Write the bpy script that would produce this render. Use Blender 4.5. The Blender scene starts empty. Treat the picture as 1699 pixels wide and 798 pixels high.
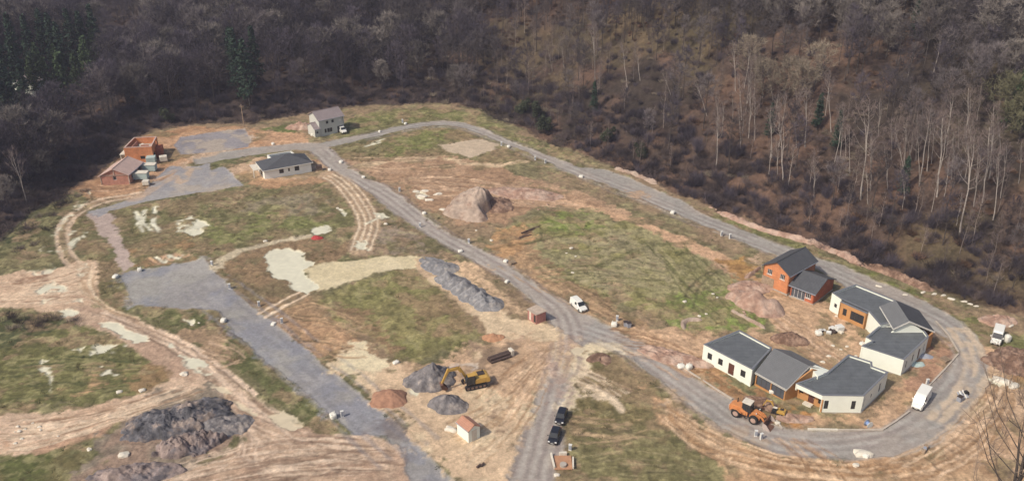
import bpy, math, random
import numpy as np
from math import radians as R, pi, sin, cos
random.seed(7); rng = np.random.RandomState(7)
scene = bpy.context.scene
col = scene.collection
# ------------------------------------------------------------------ camera
F, W0, H0 = 1500.0, 1699.0, 798.0
PITCH = math.atan(749.0/1500.0); HC = 95.8
cam = bpy.data.cameras.new('camera'); camo = bpy.data.objects.new('camera', cam); col.objects.link(camo)
camo.location = (0, 0, HC); camo.rotation_euler = (pi/2-PITCH, 0, 0)
cam.sensor_width = 36; cam.lens = 36*F/W0; cam.clip_start = 1; cam.clip_end = 6000
scene.camera = camo
# ------------------------------------------------------------------ light
SUN_TO = np.array([-0.80, -0.60]); SUN_EL = R(46)
SUN_TO = SUN_TO/np.linalg.norm(SUN_TO)
world = bpy.data.worlds.new('World'); scene.world = world; world.use_nodes = True
nt = world.node_tree; nt.nodes.clear()
sky = nt.nodes.new('ShaderNodeTexSky'); sky.sky_type = 'NISHITA'; sky.sun_disc = False
sky.sun_elevation = SUN_EL; sky.sun_rotation = math.atan2(SUN_TO[0], SUN_TO[1])
sky.dust_density = 3.5; sky.air_density = 1.0; sky.ozone_density = 1.0
bg = nt.nodes.new('ShaderNodeBackground'); bg.inputs[1].default_value = 0.105
wo = nt.nodes.new('ShaderNodeOutputWorld')
nt.links.new(sky.outputs[0], bg.inputs[0]); nt.links.new(bg.outputs[0], wo.inputs[0])
sun = bpy.data.lights.new('sun', 'SUN'); sun.energy = 3.1; sun.angle = R(1.5); sun.color = (1, 0.90, 0.76)
suno = bpy.data.objects.new('sun', sun); col.objects.link(suno)
sd = np.array([SUN_TO[0]*cos(SUN_EL), SUN_TO[1]*cos(SUN_EL), sin(SUN_EL)])
from mathutils import Vector, Matrix
suno.rotation_euler = Vector(sd).to_track_quat('Z', 'Y').to_euler()
vs = scene.view_settings; vs.view_transform = 'Standard'; vs.look = 'None'; vs.gamma = 1.0; vs.exposure = 0.08
scene.cycles.max_bounces = 5; scene.cycles.diffuse_bounces = 2; scene.cycles.volume_bounces = 0
scene.cycles.transparent_max_bounces = 4
# ------------------------------------------------------------------ pixel -> world
SP, CP = sin(PITCH), cos(PITCH)
def W(px, py, z=0.0):
    v = (py-H0/2)/F; u = (px-W0/2)/F
    d = (HC-z)/(SP+v*CP)
    return np.array([u*d, (CP-v*SP)*d])
def lin(c):
    c = np.asarray(c, float)/255.0
    return np.where(c <= 0.04045, c/12.92, ((c+0.055)/1.055)**2.4)
# ------------------------------------------------------------------ numpy noise
def _hash(ix, iy, s):
    n = (ix.astype(np.int64)*374761393 + iy.astype(np.int64)*668265263 + s*974634777) & 0x7fffffff
    n = ((n ^ (n >> 13))*1274126177) & 0x7fffffff
    return ((n ^ (n >> 16)) & 0xffffff)/float(0xffffff)
def vnoise(x, y, s=0):
    ix = np.floor(x); iy = np.floor(y); fx = x-ix; fy = y-iy
    fx = fx*fx*(3-2*fx); fy = fy*fy*(3-2*fy)
    a = _hash(ix, iy, s); b = _hash(ix+1, iy, s); c = _hash(ix, iy+1, s); d = _hash(ix+1, iy+1, s)
    return (a*(1-fx)+b*fx)*(1-fy)+(c*(1-fx)+d*fx)*fy
def fbm(x, y, scale, s=0, o=4):
    t = 0; a = 1; n = 0
    for k in range(o):
        t = t+a*vnoise(x/scale*2**k+17.3*k, y/scale*2**k-9.1*k, s+k); n += a; a *= 0.55
    return t/n
def sstep(a, b, x):
    t = np.clip((x-a)/(b-a), 0, 1); return t*t*(3-2*t)
def pline_dist(x, y, pts):
    d = np.full(x.shape, 1e9)
    for (ax, ay), (bx, by) in zip(pts[:-1], pts[1:]):
        vx, vy = bx-ax, by-ay; L = vx*vx+vy*vy+1e-9
        t = np.clip(((x-ax)*vx+(y-ay)*vy)/L, 0, 1)
        d = np.minimum(d, (x-ax-t*vx)**2+(y-ay-t*vy)**2)
    return np.sqrt(d)
def poly_sd(x, y, pts):   # + inside
    pts = list(pts); ins = np.zeros(x.shape, bool)
    for (ax, ay), (bx, by) in zip(pts, pts[1:]+pts[:1]):
        if ay == by: continue
        c = ((ay > y) != (by > y)) & (x < (bx-ax)*(y-ay)/(by-ay)+ax)
        ins ^= c
    d = pline_dist(x, y, pts+[pts[0]])
    return np.where(ins, d, -d)
# ------------------------------------------------------------------ terrain height
EDGE = [(-260,520),(0,400),(60,352),(120,318),(160,290),(195,262),(205,240),(250,218),(330,206),(420,206),(500,190),(600,177),(720,172),(790,182),(860,212),(930,245),
        (1000,270),(1100,312),(1170,342),(1300,392),(1450,448),(1560,488),(1699,525),(1900,580),(2200,650)]
EW = [tuple(W(*p)) for p in EDGE]
SITE = EW+[(260, -60), (-300, -60)]
def height(x, y):
    x = np.asarray(x, float); y = np.asarray(y, float)
    d = np.maximum(-poly_sd(x, y, SITE), 0)
    s = 0.10+0.30*sstep(-150, -60, x)+0.12*sstep(-30, 60, x)
    dd = np.sqrt(d*d+9)-3
    h = s*(np.minimum(dd, 95)+0.45*np.clip(dd-95, 0, 250)+0.1*np.clip(dd-345, 0, 1e9))
    h = h+(fbm(x, y, 45, 5, 3)-.5)*14*sstep(10, 90, d)+(fbm(x, y, 11, 9, 3)-.5)*3*sstep(3, 20, d)
    # shallow ditch along the foot of the wood
    h = h-1.2*np.exp(-((d-7)/4.0)**2)*sstep(-60, 0, x)
    return h
def hit(px, py):
    u = (px-W0/2)/F; v = (py-H0/2)/F
    dx, dy, dz = u, CP-v*SP, -(SP+v*CP)
    t = np.linspace(60, 900, 4200)
    X = dx*t; Y = dy*t; Z = HC+dz*t
    k = np.argmax(Z < height(X, Y))
    return np.array([X[k], Y[k], float(height(X[k:k+1], Y[k:k+1])[0])])
def project(x, y, z):
    dz = z-HC
    dep = y*CP-dz*SP
    up = y*SP+dz*CP
    return W0/2+F*x/dep, H0/2-F*up/dep, dep
# ------------------------------------------------------------------ materials
K = 1.0   # set by calibration: display = albedo * K for flat sunlit ground
def mat(name, c, rough=0.85, var=0.0, scale=1.0, bump=0.0, metal=0.0, rnd=0.0, spec=0.3, detail=4):
    m = bpy.data.materials.new(name); m.use_nodes = True; n = m.node_tree.nodes; l = m.node_tree.links
    b = n['Principled BSDF']; b.inputs['Roughness'].default_value = rough; b.inputs['Metallic'].default_value = metal
    b.inputs['Specular IOR Level'].default_value = spec
    base = [*c[:3], 1]
    b.inputs['Base Color'].default_value = base
    if var or bump or rnd:
        tc = n.new('ShaderNodeTexCoord'); nz = n.new('ShaderNodeTexNoise'); nz.inputs['Scale'].default_value = scale
        nz.inputs['Detail'].default_value = detail; nz.inputs['Roughness'].default_value = 0.65
        l.new(tc.outputs['Object'], nz.inputs['Vector'])
        mr = n.new('ShaderNodeMapRange'); mr.inputs['From Min'].default_value = 0.28; mr.inputs['From Max'].default_value = 0.72
        mr.inputs['To Min'].default_value = 1-var; mr.inputs['To Max'].default_value = 1+var
        l.new(nz.outputs['Fac'], mr.inputs['Value'])
        val = mr.outputs['Result']
        if rnd:
            oi = n.new('ShaderNodeObjectInfo'); m2 = n.new('ShaderNodeMapRange')
            m2.inputs['To Min'].default_value = 1-rnd; m2.inputs['To Max'].default_value = 1+rnd
            l.new(oi.outputs['Random'], m2.inputs['Value'])
            mm = n.new('ShaderNodeMath'); mm.operation = 'MULTIPLY'; l.new(val, mm.inputs[0]); l.new(m2.outputs['Result'], mm.inputs[1]); val = mm.outputs[0]
        vm = n.new('ShaderNodeVectorMath'); vm.operation = 'SCALE'; vm.inputs[0].default_value = c[:3]
        l.new(val, vm.inputs['Scale']); l.new(vm.outputs[0], b.inputs['Base Color'])
        if bump:
            bp = n.new('ShaderNodeBump'); bp.inputs['Strength'].default_value = 1; bp.inputs['Distance'].default_value = bump
            l.new(nz.outputs['Fac'], bp.inputs['Height']); l.new(bp.outputs[0], b.inputs['Normal'])
    return m
def two(name, c, c2, scale=.35, var=.5, sv=.8, bump=.4, lo=.45, hi=.6):
    m = mat(name, c, .95, var, sv, bump, detail=12); n = m.node_tree.nodes; l = m.node_tree.links; b = n['Principled BSDF']
    vm = [x for x in n if x.type == 'VECT_MATH'][0]; tc = [x for x in n if x.type == 'TEX_COORD'][0]
    nz = n.new('ShaderNodeTexNoise'); nz.inputs['Scale'].default_value = scale; nz.inputs['Detail'].default_value = 8; nz.inputs['Roughness'].default_value = .7; l.new(tc.outputs['Object'], nz.inputs['Vector'])
    mr = n.new('ShaderNodeMapRange'); mr.inputs['From Min'].default_value = lo; mr.inputs['From Max'].default_value = hi; l.new(nz.outputs['Fac'], mr.inputs['Value'])
    mx = n.new('ShaderNodeMix'); mx.data_type = 'RGBA'; l.new(mr.outputs[0], mx.inputs[0]); mx.inputs[6].default_value = (*c, 1); mx.inputs[7].default_value = (*c2, 1); l.new(mx.outputs[2], vm.inputs[0]); return m
def brick_mat(name, c1, c2, mortar, bw, bh, ms, rough=.85, bump=.01, var=.25):
    m = bpy.data.materials.new(name); m.use_nodes = True; n = m.node_tree.nodes; l = m.node_tree.links
    b = n['Principled BSDF']; b.inputs['Roughness'].default_value = rough; b.inputs['Specular IOR Level'].default_value = .3
    uv = n.new('ShaderNodeUVMap'); uv.uv_map = 'UVMap'
    br = n.new('ShaderNodeTexBrick'); br.inputs['Scale'].default_value = 1
    br.inputs['Brick Width'].default_value = bw; br.inputs['Row Height'].default_value = bh; br.inputs['Mortar Size'].default_value = ms
    br.inputs['Color1'].default_value = (*c1, 1); br.inputs['Color2'].default_value = (*c2, 1); br.inputs['Mortar'].default_value = (*mortar, 1)
    l.new(uv.outputs[0], br.inputs['Vector'])
    tc = n.new('ShaderNodeTexCoord'); nz = n.new('ShaderNodeTexNoise'); nz.inputs['Scale'].default_value = .7; nz.inputs['Detail'].default_value = 6; nz.inputs['Roughness'].default_value = .7
    l.new(tc.outputs['Object'], nz.inputs['Vector'])
    mr = n.new('ShaderNodeMapRange'); mr.inputs['From Min'].default_value = .3; mr.inputs['From Max'].default_value = .7; mr.inputs['To Min'].default_value = 1-var; mr.inputs['To Max'].default_value = 1+var
    l.new(nz.outputs['Fac'], mr.inputs['Value'])
    vm = n.new('ShaderNodeVectorMath'); vm.operation = 'SCALE'; l.new(br.outputs['Color'], vm.inputs[0]); l.new(mr.outputs[0], vm.inputs['Scale'])
    l.new(vm.outputs[0], b.inputs['Base Color'])
    bp = n.new('ShaderNodeBump'); bp.inputs['Distance'].default_value = bump; bp.invert = True
    l.new(br.outputs['Fac'], bp.inputs['Height']); l.new(bp.outputs[0], b.inputs['Normal'])
    return m
M = {}
M['white_render'] = mat('white_render', (.86, .89, .79), .9, .04, .6)
M['white_grey'] = mat('grey_render', (.56, .57, .52), .9, .06, .5)
M['ochre'] = mat('ochre_render', (.52, .27, .11), .9, .10, .8)
M['membrane'] = brick_mat('roof_membrane', (.130, .142, .152), (.120, .131, .141), (.09, .098, .106), 8.0, 1.0, .035, .7, .01, .20)
M['white_bright'] = mat('bright_white_render', (.92, .93, .86), .9, .03, .6)
M['cap'] = mat('parapet_cap', (.22, .23, .25), .5, .05, 1, metal=.2)
M['fascia'] = mat('white_fascia', (.7, .68, .62), .6, .03, 1)
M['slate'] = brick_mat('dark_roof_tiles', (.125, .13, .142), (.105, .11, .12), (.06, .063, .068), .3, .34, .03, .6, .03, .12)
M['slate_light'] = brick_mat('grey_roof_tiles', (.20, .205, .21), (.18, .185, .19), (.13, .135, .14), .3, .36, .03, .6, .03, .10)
M['tile_pale'] = brick_mat('pale_clay_tiles', (.72, .53, .46), (.66, .48, .41), (.5, .36, .3), .25, .35, .02, .8, .03, .12)
M['tile_brown'] = brick_mat('brown_roof_tiles', (.34, .29, .29), (.31, .26, .26), (.22, .18, .18), .25, .35, .02, .8, .03, .10)
M['brick'] = brick_mat('orange_clay_block', (.68, .28, .13), (.60, .23, .10), (.42, .22, .13), .5, .22, .012, .9, .005, .22)
M['brick_pink'] = brick_mat('dusty_clay_block', (.52, .25, .18), (.46, .21, .15), (.42, .28, .22), .5, .22, .015, .9, .005, .25)
M['brick_red'] = brick_mat('red_clay_block', (.52, .15, .07), (.43, .12, .06), (.40, .22, .15), .5, .22, .014, .9, .005, .22)
M['concrete'] = mat('concrete', (.42, .38, .33), .9, .12, .8, .01)
M['kerb'] = mat('kerb_concrete', (.50, .44, .37), .9, .15, 1.2)
M['glass'] = mat('window_glass', (.03, .035, .04), .15, spec=.6)
M['glass_grey'] = mat('patio_glass', (.09, .10, .12), .2, spec=.6)
M['frame_dark'] = mat('dark_frame', (.06, .045, .04), .5)
M['frame_white'] = mat('white_frame', (.7, .7, .68), .5)
M['dark'] = mat('interior_shade', (.03, .025, .025), .9)  # near-black sheet colour standing for the shade inside openings
M['door_brown'] = mat('door_brown', (.12, .05, .035), .5)
M['bark'] = mat('grey_bark', (.082, .068, .060), .95, .35, 1.5, rnd=.25)
M['birch_bark'] = mat('birch_bark', (.44, .39, .35), .8, .35, 2.5, rnd=.2)
M['birch_bark'] = M['birch_bark']
M['twig'] = mat('twigs', (.130, .112, .112), .95, .45, .18, rnd=.6)
M['twig_tan'] = mat('tan_twigs', (.27, .225, .17), .95, .25, .25, rnd=.2)
M['twig_purple'] = mat('purple_twigs', (.080, .068, .084), .95, .4, .2, rnd=.5)
M['twig_birch'] = mat('birch_twigs', (.21, .165, .15), .95, .3, .25, rnd=.2)
M['twig_brush'] = mat('brush_twigs', (.085, .066, .064), .95, .4, .4, rnd=.65)
M['twig_red'] = mat('bracken', (.17, .105, .07), .95, .4, .4, rnd=.45)
M['twig_dome'] = mat('dome_twigs', (.215, .19, .17), .95, .3, .2, rnd=.3)
M['twig_olive'] = mat('olive_twigs', (.20, .19, .11), .95, .3, .2, rnd=.2)
M['twig_sap'] = mat('sapling_twigs', (.17, .13, .115), .95, .3, .2, rnd=.4)
M['bark_sap'] = mat('sapling_bark', (.27, .225, .20), .95, .3, .8, rnd=.5)
M['needle'] = mat('needles', (.035, .062, .040), .9, .5, .5, rnd=.3)
M['needle_green'] = mat('green_needles', (.065, .10, .045), .9, .4, .5, rnd=.2)
M['ivy'] = mat('ivy_leaves', (.045, .055, .030), .8, .4, .7, rnd=.3)
M['olive_leaf'] = mat('olive_buds', (.21, .20, .10), .9, .3, .5)
M['rock_dark'] = two('dark_rock', (.115, .113, .124), (.25, .20, .17), .30, .8, .55, .5, .50, .62)
M['rock_brown'] = two('brown_rock', (.30, .235, .21), (.14, .125, .13), .35, .6, .5, .5)
M['gravel_heap'] = two('grey_gravel', (.24, .237, .243), (.31, .28, .25), .5, .5, 1.1, .3, .5, .65)
M['grey_heap'] = two('grey_spoil', (.19, .178, .18), (.33, .285, .25), .45, .55, .8, .5, .5, .64)
M['sand_orange'] = mat('orange_sand', (.44, .24, .14), .95, .22, .8, .1, detail=8)
M['soil_red'] = two('red_soil', (.37, .235, .175), (.45, .33, .26), .3, .4, .7, .4)
M['sand_red'] = mat('red_brown_sand', (.36, .20, .13), .95, .3, .8, .15, detail=8)
M['soil_brown'] = two('brown_soil', (.19, .115, .08), (.30, .20, .145), .4, .45, .8, .4)
M['soil_pale'] = two('pale_soil', (.42, .33, .265), (.30, .21, .16), .25, .35, .6, .4, .48, .62)
M['stone_white'] = mat('white_stone', (.68, .63, .53), .9, .15, 1.5, .03)
M['bag'] = mat('white_bag', (.78, .76, .68), .8, .08, 2, .02)
M['plastic_white'] = mat('white_plastic', (.7, .7, .66), .5)
M['plastic_grey'] = mat('grey_plastic', (.33, .35, .40), .5)
M['plastic_blue'] = mat('blue_plastic', (.22, .32, .55), .5)
M['teal'] = mat('pale_teal_paint', (.42, .52, .50), .6, .08, 2)
M['paint_white'] = mat('white_car_paint', (.80, .80, .74), .3, .02, 1, spec=.5)
M['paint_black'] = mat('black_car_paint', (.018, .020, .028), .28, spec=.6)
M['tyre'] = mat('tyre_rubber', (.03, .03, .03), .9)
M['tyre_muddy'] = mat('muddy_tyre', (.22, .15, .12), .95, .3, 2)
M['rim'] = mat('grey_rim', (.38, .38, .38), .4, metal=.5)
M['rim_mud'] = mat('dusty_rim', (.46, .32, .26), .8, .2, 3)
M['orange'] = mat('orange_paint', (.58, .24, .09), .5, .12, 1.5)
M['yellow'] = mat('yellow_paint', (.50, .31, .08), .5, .12, 1.5)
M['steel_brown'] = mat('worn_steel', (.16, .085, .06), .7, .35, 1.5, metal=.1)
M['steel_pale'] = mat('pale_steel', (.48, .40, .36), .6, .2, 2)
M['black_metal'] = mat('black_metal', (.025, .025, .028), .6)
M['lamp'] = mat('lamp_glass', (.7, .7, .68), .2)
M['red_lamp'] = mat('red_lamp', (.4, .02, .02), .3)
M['wood'] = mat('weathered_wood', (.36, .27, .19), .9, .3, 2)
M['wood_dark'] = mat('dark_timber', (.10, .07, .06), .9, .3, 2)
M['roof_orange'] = brick_mat('orange_roof_tiles', (.55, .29, .20), (.50, .26, .18), (.40, .21, .14), .22, .33, .02, .8, .03, .1)
M['hut_pink'] = mat('faded_pink_boards', (.42, .20, .17), .9, .2, 2)
M['hut_roof'] = mat('rusty_sheet_roof', (.44, .36, .29), .8, .25, 1.2)
M['red'] = mat('red_plastic', (.42, .05, .05), .6)
# ------------------------------------------------------------------ objects
def tag(o, label=None, cat=None, group=None, kind=None):
    if label: o['label'] = label
    if cat: o['category'] = cat
    if group: o['group'] = group
    if kind: o['kind'] = kind
    return o
def empty(name, loc, rz=0, label=None, cat=None, group=None):
    o = bpy.data.objects.new(name, None); col.objects.link(o); o.location = loc; o.rotation_euler = (0, 0, rz); o.empty_display_size = .5
    return tag(o, label, cat, group)
class MB:
    def __init__(s): s.v = []; s.f = []; s.uv = []; s.mi = []; s.cur = 0
    def face(s, pts, uv=None):
        b = len(s.v); s.v += [tuple(map(float, p)) for p in pts]; s.f.append(list(range(b, b+len(pts))))
        s.uv.append(uv if uv else [(0, 0)]*len(pts)); s.mi.append(s.cur)
    def quad(s, a, b, c, d):    # uv in metres: u along ab, v along ad
        a, b, c, d = [np.asarray(p, float) for p in (a, b, c, d)]
        e = b-a; L = np.linalg.norm(e)+1e-9; e = e/L
        def pr(p):
            q = p-a; u = q@e; w = q-u*e; return (u, np.linalg.norm(w))
        s.face([a, b, c, d], [pr(p) for p in (a, b, c, d)])
    def hexa(s, p):             # 8 points: bottom 0-3 ccw, top 4-7
        p = [np.asarray(q, float) for q in p]
        s.face([p[3], p[2], p[1], p[0]], [(q[0], q[1]) for q in (p[3], p[2], p[1], p[0])])
        s.face([p[4], p[5], p[6], p[7]], [(q[0], q[1]) for q in p[4:8]])
        for i in range(4):
            j = (i+1) % 4; s.quad(p[i], p[j], p[4+j], p[4+i])
    def box(s, c, sz, rz=0, rx=0, ry=0):
        c = Vector(c); m = Matrix.Rotation(rz, 3, 'Z') @ Matrix.Rotation(ry, 3, 'Y') @ Matrix.Rotation(rx, 3, 'X')
        h = [x/2 for x in sz]
        P = [c+m @ Vector((x*h[0], y*h[1], z*h[2])) for z in (-1, 1) for (x, y) in ((-1, -1), (1, -1), (1, 1), (-1, 1))]
        s.hexa([tuple(p) for p in P])
    def tube(s, p0, p1, r0, r1=None, n=8, cap=True):
        r1 = r0 if r1 is None else r1
        p0 = np.asarray(p0, float); p1 = np.asarray(p1, float); d = p1-p0; d = d/(np.linalg.norm(d)+1e-9)
        a = np.cross(d, [0, 0, 1] if abs(d[2]) < .9 else [1, 0, 0]); a /= np.linalg.norm(a); b = np.cross(d, a)
        A = [p0+r0*(a*cos(2*pi*i/n)+b*sin(2*pi*i/n)) for i in range(n)]; B = [p1+r1*(a*cos(2*pi*i/n)+b*sin(2*pi*i/n)) for i in range(n)]
        for i in range(n):
            j = (i+1) % n; s.face([A[j], A[i], B[i], B[j]])
        if cap: s.face(A); s.face(B[::-1])
    def prism(s, prof, y0, y1, ins=0.0):  # profile in x-z, extruded along y
        n = len(prof)
        A = [(x, y0, z) for x, z in prof]; B = [(x, y1, z) for x, z in prof]
        s.face(A); s.face(B[::-1])
        for i in range(n):
            j = (i+1) % n; s.face([A[i], B[i], B[j], A[j]])
    def ext(s, poly, z0, z1):   # vertical extrusion of xy polygon (ccw), z0/z1 may be lists
        n = len(poly); z0 = [z0]*n if np.isscalar(z0) else z0; z1 = [z1]*n if np.isscalar(z1) else z1
        A = [(p[0], p[1], z) for p, z in zip(poly, z0)]; B = [(p[0], p[1], z) for p, z in zip(poly, z1)]
        s.face(A[::-1], [(p[0], p[1]) for p in A[::-1]]); s.face(B, [(p[0], p[1]) for p in B])
        for i in range(n):
            j = (i+1) % n; s.quad(A[i], A[j], B[j], B[i])
    def build(s, name, mats, parent=None, bevel=0, smooth=False):
        me = bpy.data.meshes.new(name); me.from_pydata(s.v, [], s.f)
        uv = me.uv_layers.new(name='UVMap'); k = 0; flat = []
        for u in s.uv:
            for q in u: flat += [q[0], q[1]]
        uv.data.foreach_set('uv', flat)
        for m in (mats if isinstance(mats, (list, tuple)) else [mats]): me.materials.append(m)
        me.polygons.foreach_set('material_index', s.mi)
        if smooth or bevel:
            import bmesh
            bm = bmesh.new(); bm.from_mesh(me); bmesh.ops.remove_doubles(bm, verts=bm.verts, dist=1e-4); bmesh.ops.recalc_face_normals(bm, faces=bm.faces)
            bm.to_mesh(me); bm.free()
        if smooth: me.polygons.foreach_set('use_smooth', [True]*len(me.polygons))
        o = bpy.data.objects.new(name, me); col.objects.link(o)
        if parent: o.parent = parent
        if bevel:
            b = o.modifiers.new('bevel', 'BEVEL'); b.width = bevel; b.segments = 2; b.limit_method = 'ANGLE'; b.angle_limit = R(40)
        return o
def np_mesh(name, V, Fc, mats, parent=None, smooth=False, link=True):
    me = bpy.data.meshes.new(name); V = np.asarray(V, np.float32); Fc = np.asarray(Fc, np.int32)
    k = Fc.shape[1]; me.vertices.add(len(V)); me.vertices.foreach_set('co', V.ravel())
    me.loops.add(Fc.size); me.loops.foreach_set('vertex_index', Fc.ravel())
    me.polygons.add(len(Fc)); me.polygons.foreach_set('loop_start', np.arange(len(Fc), dtype=np.int32)*k)
    me.polygons.foreach_set('loop_total', np.full(len(Fc), k, np.int32))
    if smooth: me.polygons.foreach_set('use_smooth', np.ones(len(Fc), bool))
    me.update(calc_edges=True)
    for m in (mats if isinstance(mats, (list, tuple)) else [mats]): me.materials.append(m)
    if not link: return me
    o = bpy.data.objects.new(name, me); col.objects.link(o)
    if parent: o.parent = parent
    return o
def copy_tree(o, parent=None):
    c = o.copy(); col.objects.link(c)
    if parent: c.parent = parent
    for ch in list(o.children): copy_tree(ch, c)
    return c
# ------------------------------------------------------------------ ground: one height grid, split by surface
def axis(lo, hi, f0, f1, fine, grow=1.10, mx=14):
    a = list(np.arange(f0, f1+1e-6, fine)); s = fine
    while a[-1] < hi: s = min(s*grow, mx if a[-1] < 520 else 60); a.append(a[-1]+s)
    s = fine; b = [f0]
    while b[-1] > lo: s = min(s*grow, mx if b[-1] > -400 else 60); b.append(b[-1]-s)
    return np.array(b[:0:-1]+a)
gx = axis(-1600, 1600, -142, 112, .27); gy = axis(-400, 1900, 100, 292, .27)
GX, GY = np.meshgrid(gx, gy); NX, NY = len(gx), len(gy)
wx = (fbm(GX, GY, 9, 31, 4)-.5)*2; wy = (fbm(GX, GY, 9, 47, 4)-.5)*2
wx2 = (fbm(GX, GY, 1.6, 61, 3)-.5)*2; wy2 = (fbm(GX, GY, 1.6, 67, 3)-.5)*2
Z = height(GX, GY); DS = poly_sd(GX, GY, SITE)
n1 = fbm(GX, GY, 22, 101, 5); n2 = fbm(GX, GY, 6, 111, 5); n3 = fbm(GX, GY, 1.5, 121, 4); n4 = fbm(GX, GY, .7, 131, 2)
def cmix(a, b, t): return a+(b-a)*t[..., None]
C = np.zeros((NY, NX, 3)); C[:] = lin((124, 116, 86))
C = cmix(C, lin((150, 126, 102)), sstep(.50, .68, n1)*.8); C = cmix(C, lin((98, 98, 66)), sstep(.52, .30, n1)*.8)
CL = np.zeros((NY, NX), np.int8)        # 0 soil 1 meadow 2 road 3 dirt track 4 gravel yard 5 puddle 6 wood floor
CL[:] = 1
ROUGH = np.zeros((NY, NX)); LUMP = np.ones((NY, NX))   # relief factor
def warm(c):
    c = list(c)
    if c[0] > c[1]*1.13: c[1] = c[1]+.45*max(0, .87*c[0]-c[1]); c[2] = c[2]+.2*max(-20, min(0, .70*c[0]-c[2]))
    return c
def cover(sd, soft, warp): return sstep(-soft, soft, sd+warp)
BX = {}
n5 = fbm(GX, GY, 3.2, 171, 4)-.5; n6 = fbm(GX, GY, .9, 181, 3)-.5
def paint(kind, pts, c, cl=None, soft=.5, warp=1.0, w=None, op=1.0, rag=None, patch=0, patch_s=5, c2=None, lump=None, rough=None, dz=0, seed=0, ww=None, world=False):
    global Z
    P = [tuple(p) if world else tuple(W(*p)) for p in pts]
    xs = [p[0] for p in P]; ys = [p[1] for p in P]; mg = (w or 0)+abs(warp)*3+3
    i0, i1 = np.searchsorted(gx, [min(xs)-mg, max(xs)+mg]); j0, j1 = np.searchsorted(gy, [min(ys)-mg, max(ys)+mg])
    s = (slice(j0, j1), slice(i0, i1))
    if i1-i0 < 2 or j1-j0 < 2: return
    x = GX[s]+wx[s]*warp+wx2[s]*min(.5, warp*.4); y = GY[s]+wy[s]*warp+wy2[s]*min(.5, warp*.4)
    if kind == 'poly': sd = poly_sd(x, y, P)
    else:
        if ww is not None:   # variable width
            sd = np.full(x.shape, -1e9)
            for k in range(len(P)-1):
                (ax, ay), (bx, by) = P[k], P[k+1]; L = (bx-ax)**2+(by-ay)**2+1e-9
                t = np.clip(((x-ax)*(bx-ax)+(y-ay)*(by-ay))/L, 0, 1)
                d = np.hypot(x-ax-t*(bx-ax), y-ay-t*(by-ay)); sd = np.maximum(sd, (ww[k]+(ww[k+1]-ww[k])*t)/2-d)
        else: sd = w/2-pline_dist(x, y, P)
    if rag is None: rag = (4.5 if cl in (None, 0, 1) else 1.6) if kind == 'poly' else min(w or 1, 2.0)*.45
    sd = sd+n5[s]*rag*1.6+n6[s]*rag*.9
    if cl in (None, 0, 1) and kind == 'poly': soft = max(soft, .9)
    m = sstep(-soft, soft, sd)*op
    c = warm(c); c2 = None if c2 is None else warm(c2)
    if patch: m = m*sstep(patch-.10, patch+.10, fbm(x+seed*31, y, patch_s, 200+seed, 4))
    cc = lin(c)
    if c2 is not None:
        t = sstep(.40, .60, fbm(GX[s], GY[s], 7, 300+seed, 4))[..., None]; cc = cc*(1-t)+lin(c2)*t
    C[s] = C[s]*(1-m[..., None])+cc*m[..., None]
    if cl is not None: CL[s] = np.where(m > .5, cl, CL[s])
    if lump is not None: LUMP[s] = LUMP[s]*(1-m)+lump*m
    if rough is not None: ROUGH[s] = ROUGH[s]*(1-m)+rough*m
    if dz: Z[s] = Z[s]+dz*m
def poly(pts, c, **k): paint('poly', pts, c, **k)
def line(pts, c, w=2, **k): paint('line', pts, c, w=w, **k)
def smooth(P, n=3):
    P = [np.array(p, float) for p in P]
    for _ in range(n):
        Q = [P[0]]
        for a, b in zip(P[:-1], P[1:]): Q += [a*.75+b*.25, a*.25+b*.75]
        Q.append(P[-1]); P = Q
    return [tuple(p) for p in P]
def ruts(P, gap=2.0, w=.6, c=(215, 195, 168), n=2, op=.9, **k):
    Q = smooth([W(*p) for p in P], 2); Q = np.array(Q); T = np.gradient(Q, axis=0); T /= np.linalg.norm(T, axis=1)[:, None]+1e-9
    N = np.stack([-T[:, 1], T[:, 0]], 1)
    for i in range(n):
        o = (i-(n-1)/2)*gap
        paint('line', [tuple(q) for q in Q+N*o], c, w=w, world=True, soft=.25, warp=.35, op=op, dz=-.05, seed=i, **k)
GRN = (128, 124, 80); OLV = (118, 108, 78); DKG = (92, 94, 62); RED = (165, 132, 112); PNK = (192, 158, 136)
SND = (208, 187, 156); PAL = (220, 206, 174); GRV = (156, 151, 144); PUD = (216, 212, 188); BRN = (140, 112, 90)
# meadows and soils ------------------------------------------------
poly([(-200,330),(60,330),(130,318),(150,345),(105,362),(95,385),(100,430),(60,447),(-200,460)], (98,97,66), c2=(120,112,80), warp=2)
poly([(0,345),(60,345),(110,325),(100,350),(20,400),(0,400)], (70,74,50), patch=.5, warp=3, seed=4)
poly([(112,312),(150,285),(200,258),(245,222),(300,212),(420,214),(450,222),(450,245),(330,262),(290,290),(240,322),(180,330),(130,324)], (184,138,116), cl=0, c2=(168,118,98), warp=1.5, seed=1)
poly([(160,275),(230,225),(205,250),(175,285)], (128,112,88), warp=2, soft=1.5)
poly([(425,222),(470,215),(500,222),(510,240),(440,243)], (188,140,118), cl=0, warp=1.5)
poly([(440,215),(500,203),(515,215),(480,222)], (104,112,66), warp=1.5)
poly([(340,268),(430,250),(440,262),(400,280),(380,290),(350,280)], (108,108,74), warp=1.5)
poly([(382,282),(430,262),(520,262),(560,275),(550,300),(500,312),(440,316),(412,308)], (190,158,132), cl=0, warp=1.2, c2=(178,134,110), seed=2)
poly([(430,306),(520,292),(545,300),(500,318),(430,322)], (168,122,100), cl=0, warp=1, op=.8)
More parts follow.
